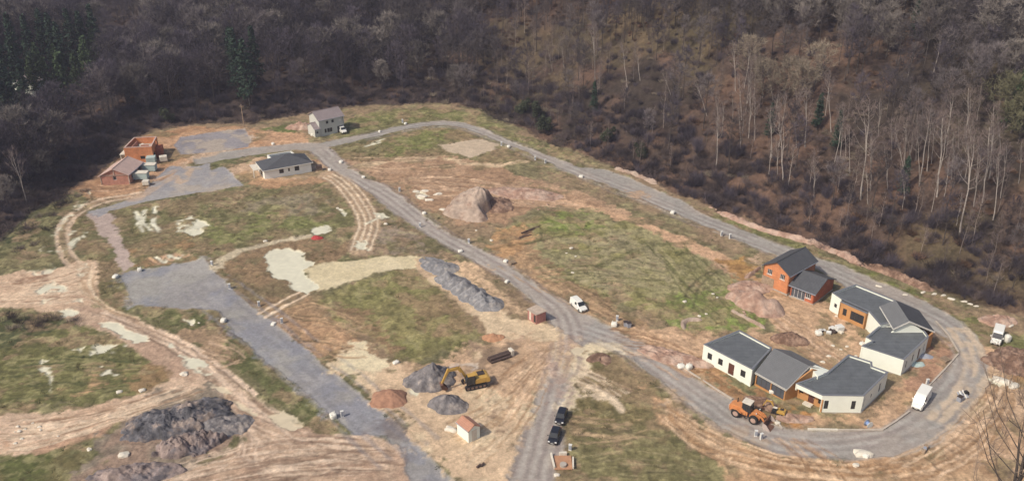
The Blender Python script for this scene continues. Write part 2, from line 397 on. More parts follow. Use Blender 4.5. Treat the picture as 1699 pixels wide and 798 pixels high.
poly([(180,352),(400,312),(540,305),(585,330),(600,360),(592,402),(520,392),(440,408),(360,425),(222,442)], (116,112,76), c2=(128,112,84), warp=1.5, seed=3)
poly([(420,330),(540,320),(560,350),(470,372),(400,350)], (142,130,106), patch=.45, seed=6, warp=2)
poly([(340,360),(470,350),(560,372),(450,395),(350,400)], (122,124,76), patch=.45, seed=7)
poly([(215,415),(300,395),(340,405),(345,432),(225,446)], (146,112,86), patch=.42, seed=8)
poly([(120,330),(150,365),(200,455),(200,520),(150,500),(135,460),(125,400),(100,385)], (132,112,86), c2=(112,104,72), seed=5, warp=2)
poly([(600,310),(650,350),(720,400),(780,430),(830,470),(760,460),(700,440),(620,415)], (112,104,76), c2=(140,118,96), warp=1.5, seed=9)
poly([(610,345),(700,398),(730,425),(620,420)], (150,134,116), patch=.42, seed=10)
poly([(360,425),(440,408),(520,395),(590,405),(580,430),(500,447),(520,483),(440,520),(400,500),(360,450)], (122,106,80), c2=(138,112,88), seed=11)
poly([(440,520),(530,485),(560,540),(640,590),(560,625),(530,600),(490,560)], (134,112,84), seed=12, c2=(158,124,100))
poly([(470,520),(545,525),(600,570),(535,600),(500,570)], (174,132,108), patch=.36, seed=13, cl=0)
poly([(530,490),(640,450),(685,444),(740,490),(805,545),(760,575),(690,602),(640,590),(600,560),(555,525)], (130,126,80), c2=(138,130,86), warp=1.2, seed=14)
poly([(660,455),(740,490),(800,540),(720,560),(660,500)], (140,120,90), patch=.5, seed=15)
poly([(545,490),(640,540),(680,598),(630,580),(560,525)], (140,112,88), patch=.47, seed=16)
poly([(-300,560),(0,560),(60,540),(130,527),(185,555),(260,600),(305,625),(240,655),(150,675),(0,690),(-300,720)], (112,110,70), c2=(102,100,62), seed=17, warp=1.5)
poly([(0,525),(60,520),(125,520),(135,535),(60,560),(0,580),(-200,590),(-200,530)], (80,84,56), seed=18, warp=2)
poly([(85,640),(140,625),(190,635),(130,655)], (186,142,116), patch=.40, seed=19)
poly([(200,610),(290,600),(310,625),(230,650)], (140,112,84), patch=.42, seed=20)
poly([(-300,730),(60,745),(150,740),(170,798),(150,900),(-300,900)], (112,104,70), c2=(92,96,56), seed=21)
poly([(205,508),(300,513),(360,520),(388,555),(440,600),(520,665),(585,718),(500,705),(440,655),(400,612),(335,580),(262,535)], (104,106,68), c2=(92,94,60), seed=22, warp=1)
poly([(280,545),(350,545),(400,590),(345,590)], (160,132,108), patch=.40, seed=23, cl=0)
# centre and north
poly([(530,250),(620,232),(700,208),(770,207),(850,240),(900,268),(860,275),(780,300),(700,300),(640,300),(590,280)], (136,118,88), c2=(120,112,78), seed=24)
poly([(640,238),(700,215),(740,215),(735,235),(680,258),(640,262)], (122,124,74), patch=.38, seed=25)
poly([(545,262),(600,268),(720,258),(800,268),(900,300),(1000,335),(1100,380),(1190,432),(1260,460),(1230,470),(1180,450),(1080,395),(990,352),(940,345),(890,345),(840,372),(760,372),(700,340),(650,305),(600,285)], (176,140,118), cl=0, c2=(162,124,104), seed=26, warp=1.5)
line([(600,275),(640,266),(720,262),(820,275),(870,268)], (206,180,148), w=3, warp=1.5, cl=0, patch=.40, seed=27)
line([(880,320),(960,342),(1060,372),(1130,398),(1190,425),(1230,452)], (196,152,128), w=4.5, cl=0, warp=1, seed=28)
poly([(820,395),(880,358),(960,345),(1060,375),(1140,412),(1195,450),(1245,500),(1285,545),(1150,552),(1020,500),(930,465),(860,440)], (138,132,86), c2=(150,142,104), seed=29, warp=1.5)
poly([(900,360),(960,350),(1010,372),(960,388),(905,385)], (124,134,72), patch=.36, seed=30)
poly([(930,395),(1030,385),(1100,420),(1120,470),(1000,480),(930,450)], (152,142,110), patch=.45, seed=31, patch_s=8)
poly([(1120,480),(1200,480),(1290,545),(1180,555),(1090,530)], (130,142,76), patch=.42, seed=32)
poly([(820,400),(870,380),(900,420),(950,470),(1050,520),(1100,560),(1130,600),(1060,565),(960,505),(880,460),(830,430)], (166,130,104), cl=0, c2=(142,114,90), seed=33, warp=1.5)
poly([(810,395),(870,375),(885,395),(860,425),(825,425)], (176,128,100), cl=0, patch=.4, seed=34)
poly([(1030,545),(1100,545),(1200,560),(1290,545),(1230,470),(1290,460),(1400,520),(1440,560),(1420,620),(1340,640),(1180,570),(1165,600),(1240,650),(1310,690),(1440,690),(1500,640),(1540,580),(1530,560),(1560,545),(1590,585),(1530,660),(1470,712),(1280,705),(1120,610)], (194,156,130), cl=0, c2=(184,146,120), seed=35, warp=.8)
poly([(1165,600),(1245,648),(1310,690),(1280,702),(1200,655),(1135,610)], (150,104,82), cl=0, seed=36, warp=.5)
poly([(1540,585),(1570,560),(1590,585),(1540,640),(1500,650)], (166,120,106), cl=0, seed=37, warp=.7)
poly([(1300,680),(1340,680),(1345,700),(1300,702)], (176,112,82), cl=0, patch=.4, patch_s=2)
poly([(1190,432),(1250,430),(1265,445),(1235,470),(1215,462)], (184,134,88), cl=0, c2=(160,112,80), seed=38)
poly([(1255,430),(1275,415),(1290,430),(1265,445)], (190,160,136), cl=0)
# south-east verge
poly([(955,585),(1000,580),(1060,600),(1130,660),(1200,715),(1270,745),(1440,760),(1560,720),(1700,900),(900,900),(930,760),(940,680)], (140,120,92), c2=(124,112,78), seed=39, warp=1.5)
poly([(950,735),(1060,700),(1180,750),(1220,798),(1200,860),(930,860)], (126,119,82), patch=.40, seed=40)
poly([(1080,650),(1160,690),(1260,745),(1440,762),(1540,740),(1620,690),(1900,700),(1900,1000),(1260,1000),(1200,760),(1110,700)], (196,160,130), cl=0, c2=(182,140,114), seed=41, warp=1.5)
poly([(1580,560),(1650,575),(1900,600),(1900,760),(1500,760),(1570,700),(1630,640)], (200,166,138), cl=0, c2=(190,150,124), seed=42)
poly([(1650,590),(1800,580),(1800,640),(1680,640)], (170,122,92), cl=0, seed=43)
poly([(1610,640),(1660,640),(1680,665),(1620,670)], (166,130,106), cl=0, seed=44)
# verge under the wood
poly([(570,200),(640,184),(720,178),(790,190),(860,222),(960,262),(1060,305),(1150,338),(1300,398),(1450,455),(1600,530),(1900,600),(1900,640),(1660,580),(1600,540),(1540,500),(1430,455),(1330,416),(1225,376),(1150,343),(1090,316),(1000,279),(900,250),(800,211),(740,198),(640,212),(575,226)], (132,124,86), c2=(118,118,74), seed=45, warp=1)
poly([(860,225),(960,265),(1060,307),(1110,335),(1000,280),(900,248)], (150,132,104), patch=.4, seed=46)
poly([(1430,452),(1550,490),(1620,530),(1560,515),(1450,462)], (112,116,66), patch=.42, seed=47)
# floor of the wood ------------------------------------------------
ins = sstep(-1.0, 1.5, -(DS)+wx*3)
fl = cmix(np.broadcast_to(lin((84, 69, 60)), C.shape), lin((100, 79, 66)), sstep(.48, .62, n2)); fl = cmix(fl, lin((62, 54, 48)), sstep(.5, .36, n1))
fl = cmix(fl, lin((92, 82, 60)), sstep(.55, .70, fbm(GX, GY, 30, 401, 3))*.7)
fl = cmix(fl, lin((64, 56, 54)), sstep(20, -60, GX)*.75)  # floor darkened towards the left, shade of the wood put into its colour
C = cmix(C, fl, ins); CL = np.where(ins > .5, 6, CL); LUMP = np.where(ins > .5, 3.0, LUMP)
w1 = fbm(GX, GY, 4.5, 501, 5); w2 = fbm(GX, GY, 12, 511, 4); w3 = fbm(GX, GY, 1.8, 521, 4)
lumc = C.mean(-1); ingr = np.clip(DS, 0, 1)*(C[..., 1] < C[..., 0]*1.25)
soilm = sstep(.80, .68, C[..., 1]/C[..., 0]); 
C = cmix(C, lin((118,110,80)), sstep(.54, .62, w1)*sstep(.42, .55, w2)*soilm*.65*np.clip(DS, 0, 1))
C = cmix(C, lin((158,132,106)), sstep(.56, .64, w1)*(1-soilm)*.6*np.clip(DS, 0, 1))
C = cmix(C, lin((90,88,58)), sstep(.44, .36, w3)*(1-soilm)*.5*np.clip(DS, 0, 1))
C = cmix(C, lin((160,152,110)), sstep(.58, .66, w3)*(1-soilm)*.45*np.clip(DS, 0, 1))
# roads -------------------------------------------------------------
def road(pts, c=GRV, **k):
    kk = dict(cl=2, soft=.5, warp=.5, rag=.8, lump=.15, c2=(162,153,144)); kk.update(k); poly(pts, c, **kk)
# north loop
north = [(520,240),(575,229),(640,214),(690,204),(735,200),(772,204),(800,213),(860,239),(905,255),(960,277),(1000,280),(1050,297),(1095,318),(1130,331),(1150,345),(1180,361),(1225,378),(1290,405),(1345,422),(1400,441),(1450,462),(1500,482),(1545,504),(1590,530),(1625,560),(1645,595),(1640,640),(1600,695),(1545,742),(1480,757),(1400,762),(1300,755),(1240,735),(1190,705),(1130,660),(1085,622),(1040,592),(1000,577),(965,575),(940,560),(960,520),(985,528),(1030,552),(1070,568),(1125,605),(1180,640),(1240,675),(1280,703),(1330,714),(1400,713),(1465,712),(1505,683),(1555,630),(1592,585),(1575,560),(1545,545),(1500,528),(1440,500),(1395,470),(1350,440),(1300,425),(1250,410),(1200,388),(1160,370),(1110,350),(1060,328),(1010,306),(960,294),(920,274),(870,250),(840,240),(795,222),(760,210),(735,207),(700,210),(640,222),(580,237),(540,246)]
road(north, seed=50)
road([(505,244),(540,238),(585,282),(612,297),(640,308),(662,322),(697,352),(736,382),(782,406),(832,430),(870,455),(902,480),(952,502),(985,530),(960,560),(945,640),(936,700),(932,750),(915,800),(890,860),(790,860),(832,790),(868,700),(900,620),(925,560),(912,530),(878,490),(835,462),(788,435),(742,407),(698,383),(655,357),(622,326),(590,306),(545,278),(518,256)], (164,155,146), seed=51)
road([(318,262),(360,254),(430,244),(490,238),(530,238),(520,250),(480,250),(430,256),(372,266),(322,274)], seed=52)
# yards
yard = dict(cl=4, soft=.3, warp=.3, rag=.6, lump=.15)
poly([(288,240),(300,228),(350,220),(408,214),(417,232),(412,244),(340,254),(300,256)], (146,142,145), seed=53, c2=(134,130,134), **yard)
poly([(330,275),(345,270),(352,282),(372,276),(404,308),(330,320),(235,336),(182,350),(170,362),(146,358),(145,350),(180,343),(236,322),(252,300),(280,276)], (156,153,152), seed=54, c2=(148,146,148), **yard)
poly([(145,356),(160,362),(182,352),(200,395),(219,440),(206,450),(180,400)], (176,158,148), cl=3, soft=.4, warp=.4, lump=.3)
poly([(199,458),(222,449),(280,440),(337,431),(352,447),(400,492),(440,527),(500,572),(560,622),(600,655),(645,690),(700,742),(760,800),(800,860),(690,860),(650,760),(640,722),(590,722),(560,700),(520,662),(470,622),(430,590),(392,555),(362,515),(300,512),(222,506)], (156,153,147), seed=55, c2=(146,143,141), **yard)
for s_, c_ in ((63, (178,164,146)),):
    poly([(288,240),(300,228),(350,220),(408,214),(417,232),(412,244),(340,254),(300,256)], c_, op=.7, patch=.50, patch_s=4, seed=s_, warp=.6); poly([(180,343),(252,300),(330,275),(404,308),(330,320),(235,336)], c_, op=.6, patch=.55, patch_s=6, seed=s_+1, warp=.6)
for s_, c_ in ((60, (128,132,146)), (61, (168,164,160))):
    poly([(199,458),(337,431),(400,492),(440,527),(600,655),(760,800),(700,800),(640,722),(590,722),(430,590),(362,515),(222,506)], c_, op=.55, patch=.52, patch_s=9, seed=s_, warp=.4)
poly([(590,722),(650,690),(690,700),(730,745),(700,790),(640,760)], (112,100,98), patch=.46, patch_s=4, op=.7, seed=62)
# tracks and sand ---------------------------------------------------
poly([(-300,450),(0,456),(60,450),(108,442),(122,430),(158,432),(165,460),(160,500),(150,520),(90,518),(0,512),(-300,520)], (208,182,156), cl=3, warp=1, c2=(196,166,142), seed=70, lump=.6)
poly([(20,470),(90,452),(100,460),(40,480)], (150,110,96), patch=.35, seed=71, patch_s=3, cl=0)
poly([(90,512),(150,505),(200,520),(250,538),(300,562),(350,598),(392,638),(430,668),(470,700),(530,718),(600,724),(660,735),(690,800),(700,860),(200,860),(260,790),(350,762),(410,735),(390,700),(352,655),(290,628),(245,592),(195,562),(110,524)], (190,164,142), cl=3, c2=(178,146,128), seed=72, warp=.8, lump=.7)
poly([(400,730),(440,700),(540,730),(620,735),(650,800),(640,860),(240,860),(270,798),(350,765)], (186,158,136), cl=3, c2=(170,138,120), seed=73, warp=1)
poly([(-300,690),(0,692),(80,684),(150,675),(230,655),(300,625),(345,640),(300,662),(230,690),(150,718),(60,748),(0,756),(-300,760)], (206,178,154), cl=3, c2=(194,160,138), seed=74, warp=.9, lump=.7)
poly([(0,725),(120,700),(200,705),(190,740),(100,750),(0,752)], (180,138,120), cl=3, patch=.45, seed=75)
poly([(160,730),(260,650),(350,640),(410,680),(400,730),(330,770),(240,800),(150,798)], (136,124,108), cl=0, c2=(150,126,112), seed=76)
ruts([(235,322),(170,332),(128,350),(108,368),(100,390),(106,415),(124,440)], gap=2.4, w=1.1, c=(212,190,164))
line([(235,322),(170,332),(128,350),(108,368),(100,390),(106,415),(124,440)], (172,140,118), w=3.6, op=.4, cl=3)
for o in (0,): 
    line([(548,290),(566,300),(590,325),(606,350),(612,372),(606,395),(598,415)], (176,148,124), w=6.0, op=.8, cl=3, warp=.6)
    ruts([(548,290),(566,300),(590,325),(606,350),(612,372),(606,395),(598,415)], gap=1.5, w=.5, n=4, c=(216,196,168))
line([(357,440),(372,428),(400,415),(440,405),(480,398),(514,392)], (190,176,148), w=2.2, cl=3, warp=.5)
poly([(358,438),(350,446),(360,450),(376,432)], (186,172,146), cl=3, warp=.4)
ruts([(436,522),(470,503),(505,486)], gap=2.2, w=.9, c=(218,194,166))
poly([(500,447),(540,438),(590,431),(640,424),(690,426),(715,432),(700,444),(655,446),(600,462),(560,475),(525,484),(515,470)], (212,198,164), cl=3, warp=.7, c2=(204,190,154), lump=.2, seed=80)
poly([(690,430),(740,430),(790,475),(850,525),(930,540),(965,575),(945,620),(900,600),(860,570),(815,560),(800,535),(745,492),(700,455)], (206,184,152), cl=3, warp=.8, c2=(196,168,138), seed=81, lump=.5)
poly([(735,425),(790,440),(850,490),(880,520),(840,515),(780,470)], (196,164,134), cl=0, patch=.38, seed=82)
poly([(535,598),(600,568),(642,606),(700,612),(770,590),(840,568),(930,558),(945,590),(905,640),(880,690),(852,760),(835,800),(800,860),(760,800),(700,742),(645,690),(560,624)], (208,188,156), cl=0, c2=(200,174,144), seed=83, warp=1, lump=.7)
poly([(560,600),(600,572),(640,606),(575,626)], (216,202,168), cl=0, warp=.4, lump=.3)
poly([(640,606),(700,600),(820,560),(930,560),(910,620),(880,680),(840,700),(800,650),(740,640)], (188,154,128), patch=.40, seed=84, patch_s=6)
poly([(790,640),(850,640),(840,720),(800,700)], (134,108,92), patch=.50, seed=85, patch_s=3)
poly([(780,570),(850,575),(850,610),(800,625),(770,610)], (146,122,102), patch=.38, seed=86, patch_s=4)
poly([(725,240),(755,236),(790,230),(828,238),(820,248),(780,262),(745,252)], (190,172,148), cl=4, warp=.4, lump=.3)
poly([(955,590),(975,570),(1030,570),(1060,585),(1040,588),(1000,583),(978,592),(965,620),(948,680),(935,684),(940,640)], (214,198,166), cl=0, warp=.4, lump=.3)
poly([(935,560),(960,555),(950,640),(940,680),(905,680),(915,610)], (168,144,134), patch=.42, seed=87, patch_s=4, op=.8)
poly([(1100,640),(1180,690),(1270,742),(1200,722),(1120,672)], (178,156,132), patch=.4, seed=88, patch_s=4)
for k in range(6):
    line([(960+k*3,632+k*5),(1000+k*5,645+k*5),(1022+k*2,662+k*4)], (212,192,164), w=.9, warp=.4, patch=.42, patch_s=2, seed=k)
# tyre scars in the mud
def fan(P0, P1, n, ca, cb, seed, w=(.2, .6), op=(.35, .85)):
    r = np.random.RandomState(seed); P0 = np.array([W(*p) for p in P0]); P1 = np.array([W(*p) for p in P1])
    for k in range(int(n*1.45)):
        t = r.rand(); j = r.uniform(-.16, .16, len(P0)); tt = np.clip(t+j, -.05, 1.05)[:, None]
        Q = P0*(1-tt)+P1*tt; a, b_ = sorted(r.rand(2)); 
        Q = np.array(smooth(list(Q), 2)); m = len(Q); i0 = int(a*.5*m); i1 = max(i0+4, int((.5+b_*.5)*m)); Q = Q[i0:i1]
        paint('line', [tuple(q) for q in Q], ca if r.rand() < .5 else cb, w=r.uniform(*w), world=True, soft=.15, warp=.5, rag=.25, dz=-.05, op=r.uniform(*op), patch=r.uniform(.3, .52), patch_s=3, seed=k+seed)
LT = (214,190,166); DK = (128,98,86)
fan([(240,790),(350,752),(470,722),(560,722),(650,735)], [(300,830),(420,810),(540,800),(600,790),(690,790)], 40, (212,190,166), (134,106,92), 1)
fan([(352,640),(400,680),(450,700),(520,722),(585,722)], [(395,650),(400,720),(390,760),(330,790),(250,810)], 26, LT, (140,112,98), 2)
fan([(150,520),(230,552),(300,590),(370,650),(440,712)], [(190,515),(260,545),(330,575),(395,630),(480,700)], 34, LT, (150,122,104), 3, w=(.25,.9))
fan([(0,696),(100,690),(200,672),(310,630)], [(0,752),(80,740),(220,690),(345,648)], 34, (222,200,172), (150,116,98), 4)
fan([(0,465),(60,458),(115,445),(135,425)], [(0,510),(80,514),(150,500),(170,520)], 24, (220,198,170), (160,124,108), 5)
fan([(130,430),(120,470),(160,510),(220,530)], [(165,440),(160,480),(180,510),(240,530)], 12, (176,146,120), (220,200,170), 6)
fan([(1110,670),(1200,730),(1330,765),(1460,770),(1560,740)], [(1100,700),(1180,770),(1340,800),(1500,800),(1640,760)], 40, (216,184,152), (150,108,86), 7)
fan([(1280,725),(1320,755),(1345,800)], [(1330,725),(1400,760),(1440,800)], 22, (206,166,136), (144,98,78), 8)
fan([(1470,765),(1560,720),(1630,660),(1655,600)], [(1560,800),(1640,750),(1680,690),(1690,620)], 26, (218,188,158), (146,106,84), 9)
fan([(790,660),(850,610),(905,570)], [(860,720),(900,660),(925,600)], 26, (216,184,154), (150,110,90), 10)
fan([(740,700),(800,680),(850,640)], [(780,790),(840,740),(870,690)], 18, (220,198,166), (170,136,110), 11)
fan([(950,680),(1010,690),(1060,690)], [(945,740),(1020,750),(1110,740)], 20, (178,148,120), (108,98,72), 12)
fan([(940,620),(970,640),(1010,665)], [(955,600),(1000,620),(1060,650)], 14, (214,194,166), (150,120,104), 13)
fan([(670,290),(760,288),(860,308),(930,325)], [(680,330),(770,330),(870,345),(1000,350)], 24, (200,168,142), (142,104,88), 14)
fan([(560,265),(640,262),(760,258)], [(600,300),(700,310),(800,300)], 14, (196,166,138), (140,106,88), 15)
fan([(1010,545),(1100,560),(1180,600)], [(1040,590),(1090,600),(1150,640)], 26, (206,166,138), (136,92,76), 16)
fan([(1240,480),(1330,530),(1420,590)], [(1300,560),(1340,590),(1400,620)], 24, (210,178,152), (166,124,104), 17)
fan([(1180,620),(1260,665),(1320,700)], [(1170,605),(1240,655),(1300,690)], 14, (170,124,100), (124,84,68), 18)
fan([(830,440),(930,500),(1040,550)], [(900,430),(980,480),(1080,540)], 22, (184,148,120), (116,100,74), 19)
fan([(860,400),(950,380),(1060,385)], [(900,470),(1010,470),(1150,500)], 34, (154,144,108), (104,104,66), 20, w=(.2,.5))
fan([(1140,400),(1180,450),(1230,490)], [(1060,400),(1120,470),(1190,540)], 18, (150,142,106), (102,102,64), 21, w=(.2,.5))
fan([(190,380),(300,350),(430,340)], [(240,420),(340,400),(470,380)], 18, (136,126,92), (96,94,62), 22, w=(.2,.6))
fan([(360,540),(400,560),(420,590)], [(330,600),(360,610),(385,600)], 14, (190,160,136), (120,96,78), 23)
fan([(120,300),(200,310),(280,290)], [(150,320),(230,318),(300,280)], 16, (200,160,138), (150,108,90), 24)
fan([(470,505),(540,500),(600,540)], [(500,570),(560,590),(640,600)], 16, (180,146,118), (112,96,70), 25)
fan([(0,600),(100,590),(240,600)], [(0,680),(100,670),(240,650)], 24, (134,130,86), (78,84,52), 26, w=(.2,.7))
fan([(945,760),(1040,730),(1180,770)], [(950,800),(1050,800),(1180,800)], 16, (158,146,110), (104,98,68), 27, w=(.2,.5))
for k in range(2): line([(1133+k*17, 510), (1140+k*17, 482-k*2), (1158+k*14, 462), (1180+k*9, 450)], (70,68,48), w=.5, op=.8, warp=.3)
for k in range(3): line([(862+k*6, 396-k*4), (885+k*5, 378-k*2)], (92,64,58), w=.6, op=.8, warp=.3)
line([(820,412),(900,398),(950,388)], (84,80,54), w=.7, op=.6, warp=.5)
line([(1000,440),(1060,415),(1110,405),(1150,400)], (90,90,58), w=2.0, op=.5, warp=1.5)
# wheel lanes on the roads
def lanes(P, c, n=4, gap=1.9, w=.7, op=.28):
    Q = np.array(smooth([W(*p) for p in P], 2)); T = np.gradient(Q, axis=0); T /= np.linalg.norm(T, axis=1)[:, None]+1e-9
    N = np.stack([-T[:, 1], T[:, 0]], 1)
    for i in range(n):
        paint('line', [tuple(q) for q in Q+N*(i-(n-1)/2)*gap], c, w=w, world=True, soft=.3, warp=.5, op=op, patch=.4, patch_s=5, seed=i)
mainc = [(530,250),(566,280),(608,302),(645,322),(680,350),(718,380),(765,407),(812,433),(852,458),(890,487),(930,515),(945,560),(925,640),(905,700),(880,790)]
lanes(mainc, (132,120,118), op=.5); lanes(mainc, (188,182,174), n=3, op=.4)
loopc = [(960,545),(1030,570),(1100,618),(1160,662),(1230,712),(1320,738),(1420,740),(1500,720),(1560,680),(1612,610),(1590,560),(1540,525),(1450,485),(1390,455),(1300,418),(1200,384),(1100,342),(1040,318),(960,288),(860,245),(770,208),(700,207),(600,230)]
lanes(loopc, (134,124,122), op=.45); lanes(loopc, (182,178,172), n=3, op=.4)
lanes([(340,470),(420,530),(520,610),(600,680),(680,750)], (130,128,132), n=6, gap=2.2, op=.45)
lanes([(1590,545),(1625,590),(1610,650),(1560,700)], (206,184,156), n=3, gap=1.6, w=1.3, op=.7)
line([(300,300),(310,270),(330,258),(350,256)], (192,166,142), w=3.5, patch=.42, patch_s=3, op=.8)
line([(222,328),(270,300),(290,285)], (188,160,138), w=4, patch=.45, patch_s=3, op=.6)
poly([(1040,318),(1060,316),(1072,322),(1055,327)], (176,148,126), cl=0, warp=.5)   # dirt disc in the turning bay
poly([(860,560),(960,560),(945,620),(900,640)], (176,150,132), patch=.5, patch_s=5, op=.5)
# puddles -----------------------------------------------------------
def pud(pts, **k):
    kk = dict(cl=5, soft=.22, warp=.8, rag=1.3, lump=0, rough=1.0); kk.update(k); poly(pts, kk.pop('c', PUD), **kk)
pud([(436,421),(455,414),(482,412),(500,420),(508,432),(522,438),(500,448),(512,462),(526,478),(508,489),(488,480),(475,466),(452,458),(434,450),(446,436)])
def streaks(pts, pw=.5, ps=2.2, seed=0, c=PUD): pud(pts, patch=pw, patch_s=ps, seed=seed, warp=.8, c=c)
streaks([(290,368),(318,358),(346,366),(348,380),(320,390),(288,386)], .40, 3.5, 1)
streaks([(516,378),(545,372),(552,382),(520,390)], .36, 2.5, 2)
for P in ([(226,352),(232,368),(228,372)], [(240,350),(236,366),(252,385)], [(258,345),(254,368),(262,384)], [(232,372),(238,384)]):
    line(P, PUD, w=1.1, cl=5, patch=.40, patch_s=2, warp=.5, rough=1)
for k in range(5): line([(246+k*11, 430-k*2), (262+k*11, 438-k*3), (274+k*9, 424)], PUD if k % 2 else (190,146,122), w=.9, cl=5, warp=.4, rough=.8)
streaks([(70,480),(100,474),(104,484),(76,488)], .36, 2.5, 3); streaks([(64,500),(84,497),(86,505),(66,506)], .36, 2.5, 4)
pud([(90,514),(112,510),(130,516),(122,523),(104,522)]); pud([(168,536),(196,532),(212,548),(238,552),(254,562),(248,570),(222,566),(196,555)])
pud([(276,566),(290,575),(282,576)]); streaks([(300,588),(335,596),(345,620),(310,625)], .44, 3, 5); streaks([(118,582),(150,572),(180,572),(208,572),(195,582),(150,590)], .42, 3, 6)
streaks([(66,595),(78,598),(94,640),(84,650),(74,620)], .40, 2, 7); streaks([(165,608),(200,605),(196,622),(170,622)], .5, 2, 8)
streaks([(308,532),(325,530),(330,545),(312,545)], .36, 2.5, 9); streaks([(440,690),(470,680),(505,705),(480,715)], .44, 3, 10, (206,192,164))
streaks([(340,615),(385,655),(440,690),(420,690),(360,650)], .52, 2.5, 11, (206,192,164))
streaks([(1640,626),(1665,628),(1686,640),(1660,640)], .36, 2.5, 12); streaks([(620,352),(634,354),(648,364),(630,366)], .40, 2, 13)
streaks([(685,314),(705,318),(712,332),(690,326)], .40, 2.5, 14); streaks([(560,345),(572,350),(572,360)], .36, 2, 15)
for P in ([(622,364),(606,372)], [(630,237),(605,243)], [(636,231),(612,241)]): line(P, PUD, w=.7, cl=5, rough=.8, warp=.3)
streaks([(595,400),(612,402),(610,415),(594,412)], .40, 1.6, 16); pud([(946,578),(962,574),(966,580),(950,584)], c=(206,192,164))
streaks([(960,560),(975,572),(960,600),(950,640),(940,660)], .56, 2.5, 17, (206,192,164)); streaks([(740,600),(790,600),(788,612),(745,612)], .5, 3, 18, (190,176,160))
streaks([(690,620),(700,640),(690,660),(640,660),(640,640)], .60, 4, 19)
streaks([(150,300),(140,500),(60,505),(20,480)], .70, 4, 20)
# height of small relief, final mesh -------------------------------
inner = sstep(-14, 2, DS)
Z = Z+(n2-.5)*.55*LUMP*sstep(1200, 400, np.hypot(GX, GY))+(n3-.5)*.34*LUMP*inner+(n4-.5)*.20*LUMP*inner
Z = np.where((CL == 5), Z*.2-.08, Z)
Z = Z-.12*(LUMP < .25)
LK = np.clip(.30+.7*LUMP, .3, 1)[..., None]; Lm = C.mean(-1, keepdims=True); C = Lm+(C-Lm)*.95
C = C*(1+(n3-.5)[..., None]*.60*LK)*(1+(n4-.5)[..., None]*.55*LK)*(1+(n2-.5)[..., None]*.25*LK)
KCAL = np.array([1.0, 1.0, 1.0])
ALB = np.clip(C*KCAL, .01, .85)
gm = bpy.data.materials.new('ground_surface'); gm.use_nodes = True; n = gm.node_tree.nodes; l = gm.node_tree.links; b = n['Principled BSDF']
at = n.new('ShaderNodeAttribute'); at.attribute_name = 'surface_tint'; ar = n.new('ShaderNodeAttribute'); ar.attribute_name = 'wetness'
tc = n.new('ShaderNodeTexCoord'); nz = n.new('ShaderNodeTexNoise'); nz.inputs['Scale'].default_value = 2.2; nz.inputs['Detail'].default_value = 8; nz.inputs['Roughness'].default_value = .75
l.new(tc.outputs['Object'], nz.inputs['Vector'])
mr = n.new('ShaderNodeMapRange'); mr.inputs['From Min'].default_value = .3; mr.inputs['From Max'].default_value = .7; mr.inputs['To Min'].default_value = .66; mr.inputs['To Max'].default_value = 1.34
nzb = n.new('ShaderNodeTexNoise'); nzb.inputs['Scale'].default_value = .9; nzb.inputs['Detail'].default_value = 10; nzb.inputs['Roughness'].default_value = .8; nzb.inputs['Distortion'].default_value = .6; l.new(tc.outputs['Object'], nzb.inputs['Vector'])
mrb = n.new('ShaderNodeMapRange'); mrb.inputs['From Min'].default_value = .35; mrb.inputs['From Max'].default_value = .65; mrb.inputs['To Min'].default_value = .80; mrb.inputs['To Max'].default_value = 1.18; l.new(nzb.outputs['Fac'], mrb.inputs['Value']); agr = n.new('ShaderNodeAttribute'); agr.attribute_name = 'grain'
mmb = n.new('ShaderNodeMath'); mmb.operation = 'MULTIPLY'; l.new(mr.outputs[0], mmb.inputs[0]); l.new(mrb.outputs[0], mmb.inputs[1])
l.new(nz.outputs['Fac'], mr.inputs['Value'])
mx = n.new('ShaderNodeMix'); mx.data_type = 'FLOAT'; l.new(ar.outputs['Fac'], mx.inputs[0]); mxg = n.new('ShaderNodeMix'); mxg.data_type = 'FLOAT'; l.new(agr.outputs['Fac'], mxg.inputs[0]); mxg.inputs[2].default_value = 1; l.new(mmb.outputs[0], mxg.inputs[3]); l.new(mxg.outputs[0], mx.inputs[2]); mx.inputs[3].default_value = 1
vm = n.new('ShaderNodeVectorMath'); vm.operation = 'SCALE'; l.new(at.outputs['Color'], vm.inputs[0]); l.new(mx.outputs[0], vm.inputs['Scale']); l.new(vm.outputs[0], b.inputs['Base Color'])
rr = n.new('ShaderNodeMapRange'); rr.inputs['To Min'].default_value = .95; rr.inputs['To Max'].default_value = .25; l.new(ar.outputs['Fac'], rr.inputs['Value']); l.new(rr.outputs[0], b.inputs['Roughness'])
b.inputs['Specular IOR Level'].default_value = .2
bp = n.new('ShaderNodeBump'); bp.inputs['Distance'].default_value = .12; bs = n.new('ShaderNodeMath'); bs.operation = 'SUBTRACT'; bs.inputs[0].default_value = .9; l.new(ar.outputs['Fac'], bs.inputs[1]); bs.use_clamp = True
l.new(bs.outputs[0], bp.inputs['Strength']); l.new(nz.outputs['Fac'], bp.inputs['Height']); l.new(bp.outputs[0], b.inputs['Normal'])
V = np.stack([GX, GY, Z], -1).reshape(-1, 3); idx = np.arange(NX*NY).reshape(NY, NX)
Q = np.stack([idx[:-1, :-1], idx[:-1, 1:], idx[1:, 1:], idx[1:, :-1]], -1).reshape(-1, 4)
QC = CL[:-1, :-1].reshape(-1)
A4 = np.concatenate([ALB.reshape(-1, 3), np.ones((NX*NY, 1))], 1).astype(np.float32); LF = np.clip(.45+.55*LUMP, 0, 1).reshape(-1).astype(np.float32); RF = ROUGH.reshape(-1).astype(np.float32)
